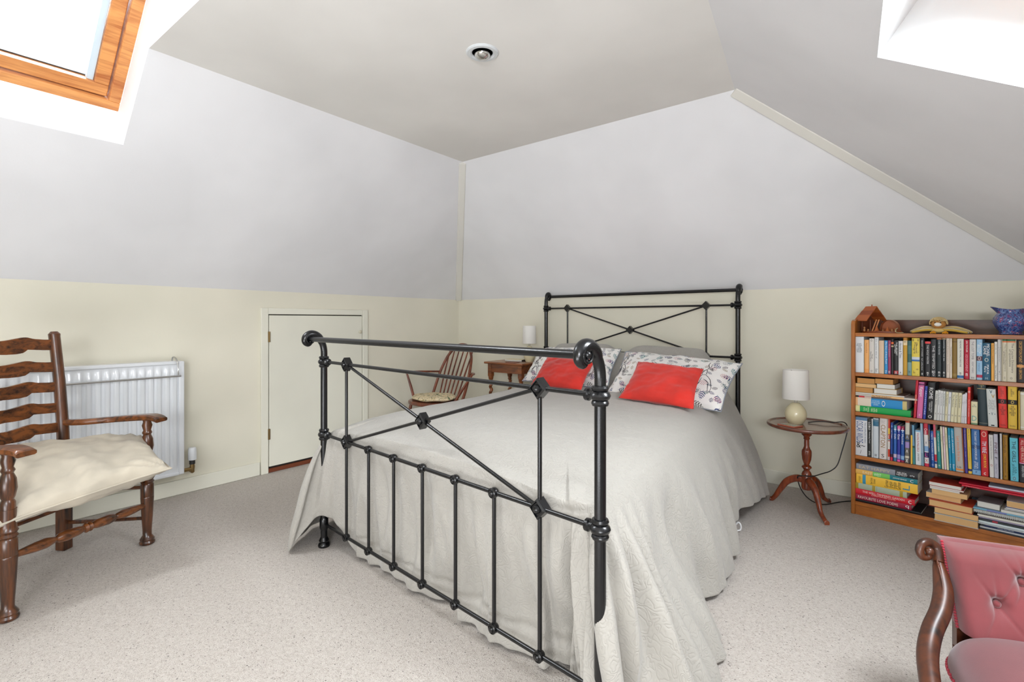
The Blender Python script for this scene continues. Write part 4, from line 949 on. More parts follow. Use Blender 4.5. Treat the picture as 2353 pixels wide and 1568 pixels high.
U(rB, z, 1645, 1742, 240, (206, 204, 200), 'pale grey paperback left of the boxed pair', g, bands=[(.80, .805, (120, 130, 130)), (.17, .175, (120, 130, 130))], texts=[('Paul hundred days', .46, .78, .3, (120, 116, 110)), ('+', .2, .25, .3, K_, 'h')])
# slipcase with two books
s0, s1 = S(rB(1752, 0)[0]), S(rB(2150, 0)[0]); hz = Zat(rB(1752, 0)[0], rB(0, 200)[1])-z
sl = thing('slipcase', 'cream card slipcase holding two matching books in the top row', 'slipcase', BM @ V((s0, .02, z)))
cr = plain((222, 212, 190), .6)
for lo, hi in (((s0, .012, z+.0005), (s1, .14, z+.0028)), ((s0, .012, z+hz-.0025), (s1, .14, z+hz)), ((s0, .012, z+.0028), (s0+.0025, .14, z+hz-.0025)), ((s1-.0025, .012, z+.0028), (s1, .14, z+hz-.0025))): MB().box(lo, hi, BM).build('case_wall', cr, sl, bev=.0008)
mid = s0+(s1-s0)*.36
for a, c_, lb, tx, q in ((s0+.003, mid, 'narrower cream book inside the card slipcase', 'The Concise Dictionary\nof Proverbs', .6), (mid+.0008, s1-.003, 'wider cream book inside the card slipcase', 'The Concise Dictionary\nof Quotations', .55)):
    X = BM @ Matrix.Translation((a, .014, z+.0032)); book(X, c_-a, hz-.007, .12, (216, 208, 184), lb, 'books in the slipcase', texts=[(tx, .2, .9, .6, (80, 72, 64)), ('O', .05, .1, q*.5, (60, 60, 60), 'h')], bands=[(.95, 1, (36, 116, 76)), (.915, .95, (226, 130, 84))])
U(rB, z, 2160, 2400, 240, (34, 24, 24), 'black book with gold title at the right edge of the top row', g, texts=[('DECEPTION POINT  DAN BROWN', .08, .95, .34, (214, 160, 60), 'd', .42)], bands=[(.35, .41, (214, 150, 90))])

# second row
z = SH[2]; rC = lambda x, y: (1950+x/11.205, 850+y/11.205); rD = lambda x, y: (2150+x/11.59, 865+y/11.59)
g = 'books lying in the stack on the second shelf'
def cx(x): return rC(x, 0)[0]
lying(cx(140), cx(1590), z, .034, (14, 164, 76), 'green dictionary lying at the bottom of the second-shelf stack', g, D=.15, hard=True, texts=[('Concise\nItalian\nDictionary', .16, .28, .8, (220, 240, 200), 'v'), ('Italian\nEnglish\nItalian', .3, .42, .6, (220, 240, 200), 'v')], bands=[(.02, .10, (226, 226, 160))], up=False)
lying(cx(148), cx(1490), z+.035, .0455, (30, 142, 206), 'thick book with cream and sky-blue spine lying on the green dictionary', g, D=.14, bands=[(0, .06, (240, 186, 130)), (.06, .325, (232, 218, 198)), (.92, 1, (206, 190, 126))], texts=[('ON THE GUIDE\nOF FRENCH AND\nCOOKING', .335, .5, .8, (190, 226, 240), 'r'), ('O', .53, .6, .7, W_, 'v')])
lying(cx(250), cx(1550), z+.081, .008, (92, 80, 76), 'slim dark booklet with a red end, third from the bottom of the stack', g, D=.15, bands=[(0, .12, (206, 30, 44)), (.12, .26, (220, 190, 180))])
lying(cx(148), cx(1755), z+.0895, .0105, (206, 200, 190), 'long thin book titled The Tomb lying in the stack', g, D=.15, bands=[(.28, .8, (244, 198, 140))], texts=[('The Tomb of Nefertari', .29, .6, .8, (90, 60, 50), 'r')])
lying(cx(150), cx(1430), z+.1005, .008, (120, 96, 84), 'thin brown magazine on top of the long thin book', g, D=.16, flip=True)
lying(cx(150), cx(610), z+.109, .028, (60, 50, 44), 'tan-paged paperback at the left, resting on the thin magazine', g, pages='brown', flip=True)
lying(cx(625), cx(1240), z+.109, .030, (190, 150, 80), 'white-paged hardback resting on the right of the thin magazine', g, pages='white', flip=True, hard=True)
lying(cx(138), cx(695), z+.1375, .021, (60, 84, 60), 'cream-paged paperback above the tan-paged one on the left', g, pages='tan', flip=True)
lying(cx(715), cx(1180), z+.1395, .024, (40, 60, 44), 'grey-paged paperback above the white-paged hardback', g, pages='white', flip=True)
lying(cx(205), cx(660), z+.159, .030, (24, 22, 24), 'tan-paged black book topmost at the left of the stack', g, pages='brown', flip=True)
lying(cx(668), cx(1135), z+.164, .027, (150, 90, 40), 'brown-paged book topmost at the right of the stack', g, pages='brown', flip=True)
g = 'books standing on the second shelf'
U(rC, z, 1655, 1722, 275, (196, 26, 48), 'slim red book leaning beside the pink one', g, xt=1722, texts=[('stories', .3, .7, .5, (240, 200, 140))])
U(rC, z, 1738, 1886, 320, (218, 110, 164), 'pink guide book titled Egypt', g, xt=1796, texts=[('Egypt', .6, .86, .62, W_), ('lp', .04, .14, .3, W_)], bands=[(.91, .965, (120, 40, 96))])
U(rC, z, 1900, 1975, 425, (44, 64, 160), 'slim blue book between the pink and the black guide', g, xt=1955, texts=[('ARCHITECTURE', .1, .9, .5, (206, 214, 240))])
U(rC, z, 1985, 2180, 330, (22, 22, 24), 'black book titled Rome leaning left of the white paperbacks', g, xt=2032, texts=[('ROME', .56, .86, .5, W_), ('GEORGINA MASSON\ncompanion guide', .2, .5, .5, (210, 210, 210)), ('O', .04, .12, .5, W_, 'h')])
bot = [-2, 18, 90, 160, 226, 302, 384, 478, 566, 668, 716, 768, 824]; tp = [40, 64, 130, 196, 268, 342, 430, 512, 600, 706, 740, 780]; yt = [385, 375, 395, 405, 415, 425, 430, 440, 448, 492, 480, 448]
bot[0] = -64
cols = [(210, 210, 204), (218, 218, 216), (222, 222, 220), (216, 218, 214), (224, 216, 180), (222, 224, 226), (224, 218, 184), (220, 214, 180), (224, 216, 178), (226, 224, 226), (222, 220, 224), (224, 220, 226)]
lab = ['first white slim paperback right of the black Rome book', 'second slim white paperback in the leaning row, small bird logo', 'third slim paperback in the leaning row, title near the top', 'fourth slim paperback in the leaning row, long thin title', 'first pale yellow slim paperback of the leaning row', 'white slim paperback between two pale yellow ones', 'second pale yellow slim paperback of the leaning row', 'third pale yellow slim paperback of the leaning row', 'last pale yellow slim paperback of the leaning row', 'shorter lilac-white slim paperback with bold foot lettering', 'lilac-white slim paperback second from the red book', 'lilac-white slim paperback touching the red book']
tx = ['The Sea', 'The Summer', 'The Rose and the Key', 'The House of Seven Stars', 'The Rainmaker', 'River', 'The Merchant', 'The Wanderer', 'The Good Servant', 'Collected\nPlays', 'Letters\nVol', 'Essays']
for i in range(12):
    U(rD, z, bot[i], bot[i+1]-3, yt[i], cols[i], lab[i], 'slim paperbacks leaning on the second shelf', xt=(tp[i] if i else -16), texts=[(tx[i], .5, .93, .5, (96, 92, 88)), ('m', .2, .25, .4, (110, 90, 90), 'h')])
U(rD, z, 832, 912, 295, (222, 56, 44), 'bright red slim book right of the leaning paperbacks', g, xt=850, texts=[('Stories of silent places', .2, .66, .4, W_), ('o', .84, .9, .6, W_, 'h')])
U(rD, z, 932, 1112, 680, (226, 218, 180), 'short cream book with a teapot drawn on its spine', g, xt=934, texts=[('TEA\nFOR TWO', .72, .92, .7, (120, 130, 100), 'h'), ('D', .16, .38, .7, (110, 170, 168), 'h')], bands=[(0, .07, (120, 150, 110))])
U(rD, z, 1148, 1385, 180, (20, 44, 52), 'tall dark green hardback with gold lines', g, xt=1092, hard=True, bands=[(.855, .868, (190, 160, 110)), (.055, .062, (150, 150, 130))], texts=[('POEMS\nof', .89, .97, .6, (190, 180, 110), 'h')])
U(rD, z, 1396, 1648, 345, (208, 212, 208), 'white book sprinkled with small birds', g, xt=1340, texts=[('The End\nof Birth\nto The Tip\nof Flight', .42, .74, .8, (160, 160, 156), 'h'), ('v', .88, .97, .3, (40, 80, 100), 'h'), ('v', .76, .86, .36, (190, 150, 80), 'h', .7), ('- v -', .3, .38, .7, (90, 110, 120), 'h'), ('-', .02, .05, .35, K_, 'h')])
U(rD, z, 1688, 1914, 232, (222, 52, 40), 'red thriller with a black band, left of the yellow one', g, xt=1645, bands=[(.56, .665, (24, 22, 24))], texts=[('THE\nGIRL\nWHO TAKES\nAN EYE\nFOR\nAN EYE', .28, .52, .7, (90, 14, 14), 'h'), ('DAVID\nLAGERCRANTZ', .72, .92, .4, (120, 16, 16)), ('O', .575, .65, .35, (222, 60, 50), 'h'), ('books', .05, .09, .6, (120, 16, 16), 'h')])
U(rD, z, 1928, 2172, 250, (224, 186, 62), 'yellow thriller with a black band, right of the red one', g, xt=1918, bands=[(.56, .665, (24, 22, 24))], texts=[('THE\nGIRL IN\nTHE\nSPIDER\'S\nWEB', .3, .53, .7, (40, 30, 16), 'h'), ('DAVID\nLAGERCRANTZ', .74, .92, .4, (90, 70, 30)), ('O', .575, .65, .35, (224, 190, 70), 'h'), ('books', .05, .09, .6, (90, 70, 30), 'h')])
U(rD, z, 2200, 2250, 400, (208, 168, 60), 'narrow yellow book left of the cream one at the row end', g, xt=2195)
U(rD, z, 2254, 2420, 420, (216, 208, 182), 'cream book at the right edge of the second row', g, xt=2250, bands=[(.93, .96, W_), (.06, .08, W_)])

# third row
z = SH[1]; rE = lambda x, y: (1950+x/11.2, 945+y/11.2); rF = lambda x, y: (2150+x/10.81, 965+y/10.81); g = 'books standing on the third shelf'
U(rE, z, 140, 465, 150, (222, 222, 224), 'wide white book with blue top and tall blue lettering', g, bands=[(.92, 1, (92, 130, 166))], texts=[('OSCAR WILDE', .33, .9, .52, (40, 84, 140), 'd', .42), ('THE COMPLETE WORKS', .34, .88, .13, (90, 110, 140), 'd', .85), ('&~', .2, .34, .7, K_, 'h'), ('/', .05, .14, .1, K_, 'h')])
U(rE, z, 470, 575, 225, (40, 42, 42), 'black book titled Lobo in the third row', g, texts=[('LOBO', .72, .93, .5, W_), ('Wuthering Tower', .36, .68, .4, (210, 210, 210)), ('m', .05, .15, .4, (200, 200, 200))])
U(rE, z, 578, 612, 210, (214, 216, 216), 'thin white booklet right of the black Lobo book', g)
U(rE, z, 616, 756, 188, (204, 212, 218), 'pale grey book with a blue wave picture at its top', g, bands=[(.80, .97, (54, 110, 140)), (.92, .97, (150, 190, 210))], texts=[('II', .04, .1, .3, K_, 'h')])
U(rE, z, 772, 964, 158, (222, 214, 210), 'cream book with tall brown lettering and a black swan', g, xt=788, texts=[('CLAPTON', .28, .82, .6, (150, 116, 60)), ('ERIC', .85, .92, .5, (190, 180, 176), 'h'), ('S', .04, .12, .4, K_, 'h')])
U(rE, z, 972, 996, 215, (200, 190, 180), 'very thin booklet next to the cream swan book', g, xt=988)
U(rE, z, 998, 1050, 190, (206, 60, 34), 'slim red book with yellow and white patches', g, xt=1004, bands=[(.62, .76, (230, 190, 60)), (.26, .45, (226, 222, 216)), (.47, .5, (120, 190, 200)), (0, .08, (220, 200, 200))], texts=[('Travel', .52, .61, .6, W_)])
gg = 'blue city guides on the third shelf'
U(rE, z, 1058, 1122, 305, (26, 68, 150), 'slim blue guide titled Las Vegas with a red foot', gg, xt=1072, bands=[(0, .09, (212, 40, 78)), (.09, .17, (60, 20, 50))], texts=[('Las Vegas', .58, .82, .5, W_), ('+', .86, .95, .6, (150, 180, 220), 'h')])
U(rE, z, 1138, 1222, 372, (40, 96, 176), 'blue guide titled Delhi', gg, xt=1146, bands=[(.9, 1, (70, 140, 160)), (0, .08, (60, 120, 150)), (.1, .2, (200, 180, 200))], texts=[('Delhi', .62, .76, .55, W_), ('+', .82, .95, .8, (220, 230, 240), 'h')])
U(rE, z, 1232, 1316, 388, (44, 50, 154), 'blue guide titled Goa with pink ends', gg, xt=1242, bands=[(.9, 1, (238, 100, 170)), (0, .06, (238, 90, 170)), (.08, .2, (150, 140, 200))], texts=[('Goa', .62, .77, .7, W_), ('+', .82, .95, .8, (220, 230, 240), 'h')])
U(rE, z, 1326, 1420, 400, (28, 82, 160), 'blue guide titled Mumbai with dark red ends', gg, xt=1334, bands=[(.9, 1, (150, 30, 60)), (0, .055, (150, 30, 60)), (.08, .18, (140, 180, 220))], texts=[('Mumbai', .5, .78, .5, W_), ('+', .82, .95, .8, (220, 230, 240), 'h')])
U(rE, z, 1432, 1545, 258, (112, 106, 98), 'grey book with a column of small pictures on its spine', g, xt=1450, bands=[(.96, 1, (206, 84, 50)), (.68, .955, (206, 204, 190)), (.36, .5, (160, 140, 200)), (.52, .56, (40, 70, 110)), (.12, .17, (214, 208, 190))], texts=[('x', .02, .1, .6, W_, 'h'), ('A', .58, .66, .7, (150, 170, 210), 'h'), ('^', .25, .32, .5, W_, 'h')])
U(rE, z, 1550, 1588, 350, (70, 66, 70), 'thin dark booklet behind the yellow one', g, xt=1572)
U(rE, z, 1592, 1636, 630, (244, 196, 70), 'slim yellow booklet shorter than its neighbours', g, dep=.008)
U(rE, z, 1640, 1704, 372, (104, 152, 182), 'slim sky-blue and teal book right of the yellow booklet', g, xt=1612, bands=[(0, .42, (60, 136, 140)), (.42, .47, (16, 70, 66))])
U(rE, z, 1712, 1856, 500, (226, 232, 236), 'white book titled Walking in Mallorca in red', g, xt=1702, texts=[('WALKING IN MALLORCA', .38, .93, .42, (176, 32, 48)), ('JUNE PARKER', .12, .34, .4, (80, 80, 90))], bands=[(.955, 1, (130, 180, 214))])
U(rE, z, 1862, 1932, 330, (150, 176, 196), 'pale blue-grey slim book leaning behind the white Mallorca one', g, xt=1826, bands=[(.0, .3, (130, 160, 180))])
U(rE, z, 1948, 2062, 300, (226, 222, 222), 'red and white guide titled Crete with small pictures', g, xt=1914, bands=[(.72, 1, (196, 40, 62)), (0, .07, (206, 40, 70)), (.34, .46, (130, 170, 214)), (.2, .32, (40, 24, 90))], texts=[('Crete', .73, .86, .7, W_), ('L', .22, .3, .5, (220, 80, 140), 'h'), ('A', .48, .6, .3, (40, 50, 90), 'h'), ('X', .1, .17, .6, (200, 60, 70), 'h')])
U(rE, z, 2068, 2116, 370, (24, 50, 110), 'slim navy book titled Western Crete in yellow', g, xt=2036, texts=[('Western Crete', .4, .95, .7, (224, 190, 70))])
U(rE, z, 2120, 2204, 530, (22, 86, 168), 'royal blue book titled Crete in white', g, xt=2092, texts=[('CRETE  a WALKERS GUIDE', .2, .95, .45, (226, 232, 240)), ('O', .05, .1, .5, W_, 'h')])
U(rE, z, 2212, 2276, 320, (222, 218, 206), 'slim white book with a pink upper half', g, xt=2160, bands=[(.68, 1, (206, 84, 104)), (.15, .3, (196, 40, 60)), (.09, .14, (40, 70, 140))])
U(rF, z, 44, 134, 290, (34, 138, 138), 'teal paperback with white title halfway along the third row', g, xt=6, texts=[('AN ALLEY IN ESSEX', .45, .94, .34, W_), ('m', .06, .1, .4, W_, 'h')])
gs = 'thin travel maps leaning on the third shelf'
U(rF, z, 150, 202, 182, (228, 222, 196), 'thin cream map right of the teal paperback', gs, xt=98, texts=[('Landranger', .5, .95, .5, (150, 110, 90))])
U(rF, z, 212, 260, 192, (228, 206, 214), 'thin pinkish map between two cream ones', gs, xt=160, texts=[('Explorer map', .4, .95, .5, (120, 90, 100))])
U(rF, z, 268, 326, 205, (230, 224, 190), 'thin cream map left of the bright blue pair', gs, xt=212, texts=[('Outdoor map', .5, .95, .5, (150, 110, 90))])
U(rF, z, 336, 400, 216, (22, 146, 186), 'thin bright blue paperback, left one of the pair', g, xt=286, texts=[('ROUTE MAP', .42, .92, .4, W_), ('Sun', .06, .16, .5, W_)])
U(rF, z, 406, 492, 228, (22, 148, 190), 'bright blue paperback, right one of the pair', g, xt=354, texts=[('CYCLES OF ANDALUS', .42, .95, .4, W_), ('Sun', .05, .16, .5, W_)])
U(rF, z, 496, 688, 196, (186, 182, 176), 'grey book with orange title and orange stripe near its foot', g, xt=442, texts=[('Last minute first bus', .24, .8, .36, (226, 130, 70)), ('Lib', .09, .13, .5, K_, 'h')], bands=[(.035, .07, (232, 140, 50))])
U(rF, z, 692, 716, 166, (176, 94, 54), 'thin russet book between the grey and the purple spines', g, xt=634)
U(rF, z, 722, 798, 176, (74, 62, 150), 'purple slim book titled The Emperor', g, xt=672, texts=[('The Second Emperor', .52, .95, .4, (220, 190, 160)), ('Randle', .3, .5, .3, (180, 170, 220))])
U(rF, z, 806, 900, 178, (236, 196, 70), 'yellow slim book with navy stripe near its foot', g, xt=758, texts=[('Bryan Acorn', .72, .94, .4, (70, 60, 90)), ('independent story', .16, .66, .3, (170, 130, 50))], bands=[(.055, .1, (30, 36, 100)), (.95, 1, (214, 206, 190))])
U(rF, z, 908, 1118, 206, (58, 110, 170), 'blue book titled The Diary of a Bookseller', g, xt=872, texts=[('THE DIARY OF A BOOKSELLER', .32, .93, .26, (226, 236, 242), 'd', .5), ('SHAUN\nBYTHELL', .12, .28, .5, (226, 236, 242)), ('P', .03, .08, .2, (30, 70, 140), 'h')], bands=[(.55, .63, (34, 76, 128)), (0, .10, (130, 176, 216))])
U(rF, z, 1130, 1312, 262, (208, 34, 42), 'red book with jagged white and yellow title and a small face', g, xt=1102, texts=[('TIM VINE', .5, .76, .62, (226, 236, 248)), ('JOKE BOOK', .18, .48, .5, (246, 206, 50)), ('c', .03, .08, .3, W_, 'h'), ('O', .85, .97, .7, (232, 180, 160), 'h')])
U(rF, z, 1338, 1452, 385, (222, 220, 218), 'white slim book with small red round logo', g, xt=1308, texts=[('Like Nobody Told a Consultant', .42, .95, .34, (80, 76, 76)), ('O', .26, .31, .5, (170, 70, 60), 'h')])
U(rF, z, 1456, 1566, 368, (196, 194, 208), 'lilac-grey book titled Pine', g, xt=1430, texts=[('PINE', .5, .85, .6, (100, 60, 70)), ('F', .42, .48, .6, K_), ('Francine Toon', .1, .32, .4, (130, 130, 150))])
U(rF, z, 1608, 1662, 352, (206, 202, 200), 'slim white book standing proud of its neighbours', g, xt=1592, dep=.002)
U(rF, z, 1672, 1798, 388, (170, 122, 34), 'mustard brown book left of the cyan one', g, xt=1660, texts=[('Standards', .6, .96, .5, (90, 60, 20)), ('a little light summer', .14, .52, .4, (110, 76, 24)), ('*', .05, .1, .3, K_, 'h')])
U(rF, z, 1856, 2062, 460, (104, 200, 220), 'cyan book titled The Girls with black lettering', g, xt=1832, texts=[('THE GIRLS', .44, .93, .46, (24, 40, 50), 'd', .5), ('LISA\nJEWELL', .12, .4, .62, (30, 90, 110)), ('O', .02, .1, .35, (130, 60, 50), 'h')])
U(rF, z, 2078, 2290, 465, (188, 30, 44), 'red and black book titled All Her Fault at the row end', g, xt=2066, texts=[('ALL HER FAULT', .46, .96, .36, (240, 206, 190), 'd', .4), ('ANDREA MARA', .12, .38, .4, (200, 206, 210))], bands=[(0, .42, (36, 40, 46)), (.42, .445, (220, 150, 190))])

# bottom shelf
z = SH[0]; rG = lambda x: 1950+x/10.455; rH = lambda x: 2080+x/8.619
g = 'books in the left stack on the bottom shelf'
lying(rG(105), rG(1730), z, .010, (26, 26, 28), 'thin black folder at the very bottom of the left stack', g, D=.17)
lying(rG(112), rG(1500), z+.0105, .028, (160, 22, 58), 'crimson book titled Favourite Love Poems', g, hard=True, texts=[('FAVOURITE LOVE POEMS', .08, .78, .52, (236, 222, 214), 'r'), ('q', .9, .96, .6, W_, 'r')])
lying(rG(118), rG(1580), z+.039, .030, (212, 26, 44), 'red gardening book lying on the crimson one', g, hard=True, texts=[('THE WELL-TEMPERED GARDEN', .15, .84, .36, (240, 220, 210), 'r', .62), ('CHRISTOPHER LLOYD', .3, .7, .24, (240, 200, 190), 'r', .28), ('c', .9, .95, .6, W_, 'r')])
lying(rG(115), rG(1390), z+.0695, .031, (172, 184, 160), 'grey-green book with gold ornament bands', g, hard=True, bands=[(.03, .09, (170, 146, 40)), (.36, .42, (170, 146, 40)), (.87, .93, (170, 146, 40)), (.445, .449, (90, 100, 80))])
lying(rG(170), rG(1650), z+.101, .050, (246, 196, 60), 'thick yellow German dictionary with blue stripe', g, bands=[(.11, .165, (58, 150, 184))], texts=[('German\nEnglish\nEnglish\nGerman', .48, .74, .78, (60, 40, 20), 'v'), ('L', .77, .88, .5, (60, 140, 170), 'v'), ('New Concise\nDictionary', .2, .38, .7, (110, 80, 20), 'v'), ('compact', .04, .09, .6, (150, 110, 30), 'v')])
lying(rG(160), rG(1645), z+.1515, .026, (14, 122, 134), 'cookbook with yellow, green and teal spine sections', g, bands=[(0, .29, (236, 186, 90)), (.29, .57, (120, 206, 96))], texts=[('EAST', .12, .28, .5, (240, 220, 180), 'r'), ('WEST', .31, .43, .6, (230, 244, 220), 'r'), ('JASMINE HEMSLEY', .62, .84, .3, W_, 'r'), ('C', .89, .94, .6, W_, 'r')])
lying(rG(170), rG(1655), z+.178, .030, (146, 150, 160), 'cookbook titled Eat Happy topmost on the left stack', g, bands=[(.65, 1, (44, 44, 48))], texts=[('EAT HAPPY', .05, .57, .5, (206, 186, 150), 'r'), ('MELISSA\nHEMSLEY', .67, .84, .66, W_, 'r'), ('o+o', .88, .95, .3, W_, 'r')])
g = 'books in the middle stack on the bottom shelf'
zz = z
def mid(x0, x1, T, col, label, **k):
    global zz
    lying(rH(x0), rH(x1), zz, T, col, label, g, **k); zz += T+.0006
mid(585, 1465, .036, (196, 200, 204), 'silver-jacketed hardback jutting out at the bottom of the middle stack', flip=True, pages='tan', hard=True, dep=-.022, D=.16, skew=.04)
mid(590, 1455, .027, (44, 40, 40), 'black-covered paperback second from the bottom of the middle stack', flip=True, pages='tan', dep=-.012, D=.15)
mid(470, 1345, .034, (190, 70, 40), 'orange-jacketed hardback in the middle stack', flip=True, pages='tan', hard=True, dep=-.008, D=.16, skew=-.03)
mid(400, 1100, .026, (196, 196, 196), 'wide pale-covered paperback above the orange-jacketed one', flip=True, pages='tan', dep=.02, D=.14, skew=-.05)
mid(525, 1230, .024, (206, 170, 130), 'frayed tan paperback in the upper middle stack', flip=True, pages='tan', dep=.005)
mid(485, 1080, .008, (230, 230, 230), 'thin white booklet on the frayed tan paperback', flip=True, pages='white', dep=.004)
mid(485, 1160, .008, (180, 60, 60), 'thin white-paged booklet with red cover near the stack top', flip=True, pages='white', dep=.002)
mid(470, 1110, .017, (196, 60, 40), 'white-paged book with orange-red cover topmost on the middle stack', flip=True, pages='white', dep=.006, skew=-.03)
g = 'magazines and folders in the right stack on the bottom shelf'; zz = z
R_ = [(1475, .006, (40, 42, 48), 'thin dark magazine at the bottom of the right stack'), (1480, .007, (196, 200, 206), 'pale magazine second from the bottom right'), (1560, .010, (30, 46, 92), 'navy magazine with small white lettering'), (1450, .005, (200, 206, 210), 'thin silver magazine above the navy one'),
      (1450, .011, (214, 228, 232), 'pale blue-white folder in the right stack'), (1450, .009, (44, 52, 56), 'black magazine with a red patch'), (1440, .007, (170, 160, 190), 'thin mauve booklet in the right stack'), (1430, .010, (226, 224, 214), 'white catalogue under the ring-bound pad'), (1440, .005, (92, 84, 78), 'thin brown booklet under the ring-bound pad')]
for x, T, c_, lb in R_: mid(x, 2560, T, c_, lb, D=.18, dep=.006+.004*math.sin(x), texts=([('Classic Cars World', .28, .6, .6, (190, 200, 220), 'r')] if c_ == (30, 46, 92) else []), bands=([(.26, .36, (170, 40, 60))] if c_ == (44, 52, 56) else []))
sp = thing('ring_binder_pad', 'ring-bound pad with white wire spiral in the right stack', 'notepad', BM @ V((S(rH(1340)), .01, zz)))
MB().box((S(rH(1345)), .018, zz), (S(rH(2560)), .17, zz+.012), BM).build('page_block', M['pages_white'], sp)
nr = 46
for i in range(nr):
    s_ = S(rH(1360))+i*.0070; MB().tube([BM @ V((s_+.0012*math.sin(a*.5), .012+.0075*math.cos(a)*.9, zz+.006+.0075*math.sin(a))) for a in [j*PI/4 for j in range(9)]], .0014, 5, cap=False).build('wire_ring', plain((216, 222, 220), .4), sp)
zz += .0145
mid(1235, 2560, .007, (120, 178, 206), 'thin light blue booklet lying on the ring-bound pad', D=.18, bands=[(.3, .6, (120, 130, 190))], dep=.012)
z5 = zz
mid(1400, 1880, .030, (120, 118, 120), 'grey hardback lying on the light blue booklet', flip=True, pages='white', hard=True, D=.12, dep=.03, skew=-.06)
zz = z5; mid(1890, 2560, .012, (214, 212, 200), 'white ring-edged brochure right of the grey hardback', flip=True, dep=.016)
mid(1960, 2560, .006, (196, 206, 214), 'pale brochure above the white ring-edged one', flip=True, dep=.03)
mid(1990, 2560, .008, (34, 62, 150), 'blue brochure under the tan-paged paperback', flip=True, dep=.022)
mid(2000, 2560, .028, (230, 228, 224), 'tan-paged paperback with white cover under the red folders', flip=True, pages='tan', dep=.03)
zz = max(zz, z+.19)
mid(1120, 2560, .008, (204, 24, 52), 'lower red folder spanning the tops of both stacks', D=.17, dep=.004, texts=[('exhibition catalogue', .06, .26, .5, (240, 170, 180), 'r')])
mid(1060, 2560, .008, (196, 20, 50), 'upper red folder spanning the tops of both stacks', D=.17, dep=.010)
mid(1650, 2560, .008, (206, 206, 222), 'pale lilac booklet topmost over the red folders', D=.14, dep=.012)

# ---------------------------------------------------------------- things on top of the bookcase
zt = SH[4]
def BP(s, y, z): return BM @ V((s, y, z))
def stable():
    s0 = S(1966); L = lambda x, y, z_: BP(s0+x, .09+y, zt+z_)
    t = thing('wooden_stable_ornament', 'carved wooden stable scene on an oval base at the bookcase top left end', 'ornament', L(.08, 0, 0))
    w1, w2, w3 = plain((176, 92, 40), .45), plain((148, 68, 28), .45), plain((96, 46, 22), .5)
    b = MB(); vs = []
    for z_ in (0, .010):
        for k in range(32): a = 2*PI*k/32; vs.append(L(.103+.093*math.cos(a)*(1 if z_ == 0 else .97), .05*math.sin(a), z_))
    b.add(vs, [tuple(range(31, -1, -1)), tuple(range(32, 64))]+[(k, (k+1) % 32, 32+(k+1) % 32, 32+k) for k in range(32)]); b.build('oval_base', w2, t)
    L0 = L
    def L(x, y, z_):
        a = -.62; dx, dy = x-.048, y; return L0(.052+dx*math.cos(a)-dy*math.sin(a), dx*math.sin(a)+dy*math.cos(a), z_)
    for x, y in ((.022, -.03), (.022, .035), (.078, -.03), (.078, .035)): MB().tube([L(x, y, .008), L(x, y, .072)], .004, 8).build('post', w3, t)
    MB().add([L(x, y, z_) for x in (.018, .022) for y, z_ in ((-.035, .008), (.038, .008), (.038, .075), (0, .12), (-.035, .075))], [(0, 1, 2, 3, 4), (9, 8, 7, 6, 5)]+[(i, (i+1) % 5, 5+(i+1) % 5, 5+i) for i in range(5)]).build('back_wall', w3, t)
    for sg in (-1, 1):
        for j in range(3):                                # overlapping roof boards
            a0, a1 = j/3, (j+1)/3+.06; vs = []
            for x in (.0, .088):
                for a, th in ((a0, .004), (a1, .002), (a1, .006), (a0, .009)): vs.append(L(x+(.012 if x == 0 else 0)*(1-a), sg*.058*a, .140-.072*a+th))
            MB().add(vs, [(0, 1, 2, 3), (7, 6, 5, 4), (0, 4, 5, 1), (1, 5, 6, 2), (2, 6, 7, 3), (3, 7, 4, 0)]).build('roof_board', w1 if j != 1 else w2, t)
    MB().tube([L(.055, 0, .140), L(.055, 0, .158)], .003, 6).build('roof_peg', w2, t)
    L = L0
    b = MB()
    b.grid(lambda u, v: L(.140+.042*math.cos(PI*u)*(1-.0*v), -.028+.056*v, .010+.062*math.sin(PI*u)**.8), 20, 4); b.grid(lambda u, v: L(.140+(.042*math.cos(PI*u))*(1-.3*v), .028, .010+.062*math.sin(PI*u)**.8*(1-v)), 20, 3); b.build('cave', w1, t)
    for x, y, h in ((.030, -.038, .035), (.048, -.040, .022), (.058, -.036, .024), (.115, -.038, .020), (.156, -.038, .024), (.17, -.03, .026)):
        MB().lathe([(.005, .008), (.006, h*.55), (.003, h*.62), (.005, h*.75), (.005, h*.9), (.001, h)], L(x, y, 0), n=10).build('figure', plain((170, 116, 70), .5), t)
    for x, y, h in ((.088, -.042, .042), (.136, -.042, .034)):
        MB().lathe([(.002, .008), (.0025, h*.3), (.011, h*.3), (.004, h*.75), (.0005, h*1.1)], L(x, y, 0), n=12).build('carved_tree', w1, t)
    for x in (.068, .080): MB().tube([L(x, -.045, .010), L(x+.018, -.036, .074)], .0035, 6).build('ladder_rail', plain((190, 120, 66), .5), t)
stable()
hk = MB().tube(catmull([BP(S(2058), .05, zt+.028), BP(S(2055), .05, zt+.022), BP(S(2053), .05, zt+.010), BP(S(2057), .05, zt+.003), BP(S(2064), .05, zt+.0025), BP(S(2072), .05, zt+.0025)], 5), .0022, 8).build('hook', plain((214, 204, 160), .25, .7), at=BP(S(2060), .05, zt))
tag(hk, 'small pale metal hook lying between the stable and the plush toy', 'hook')
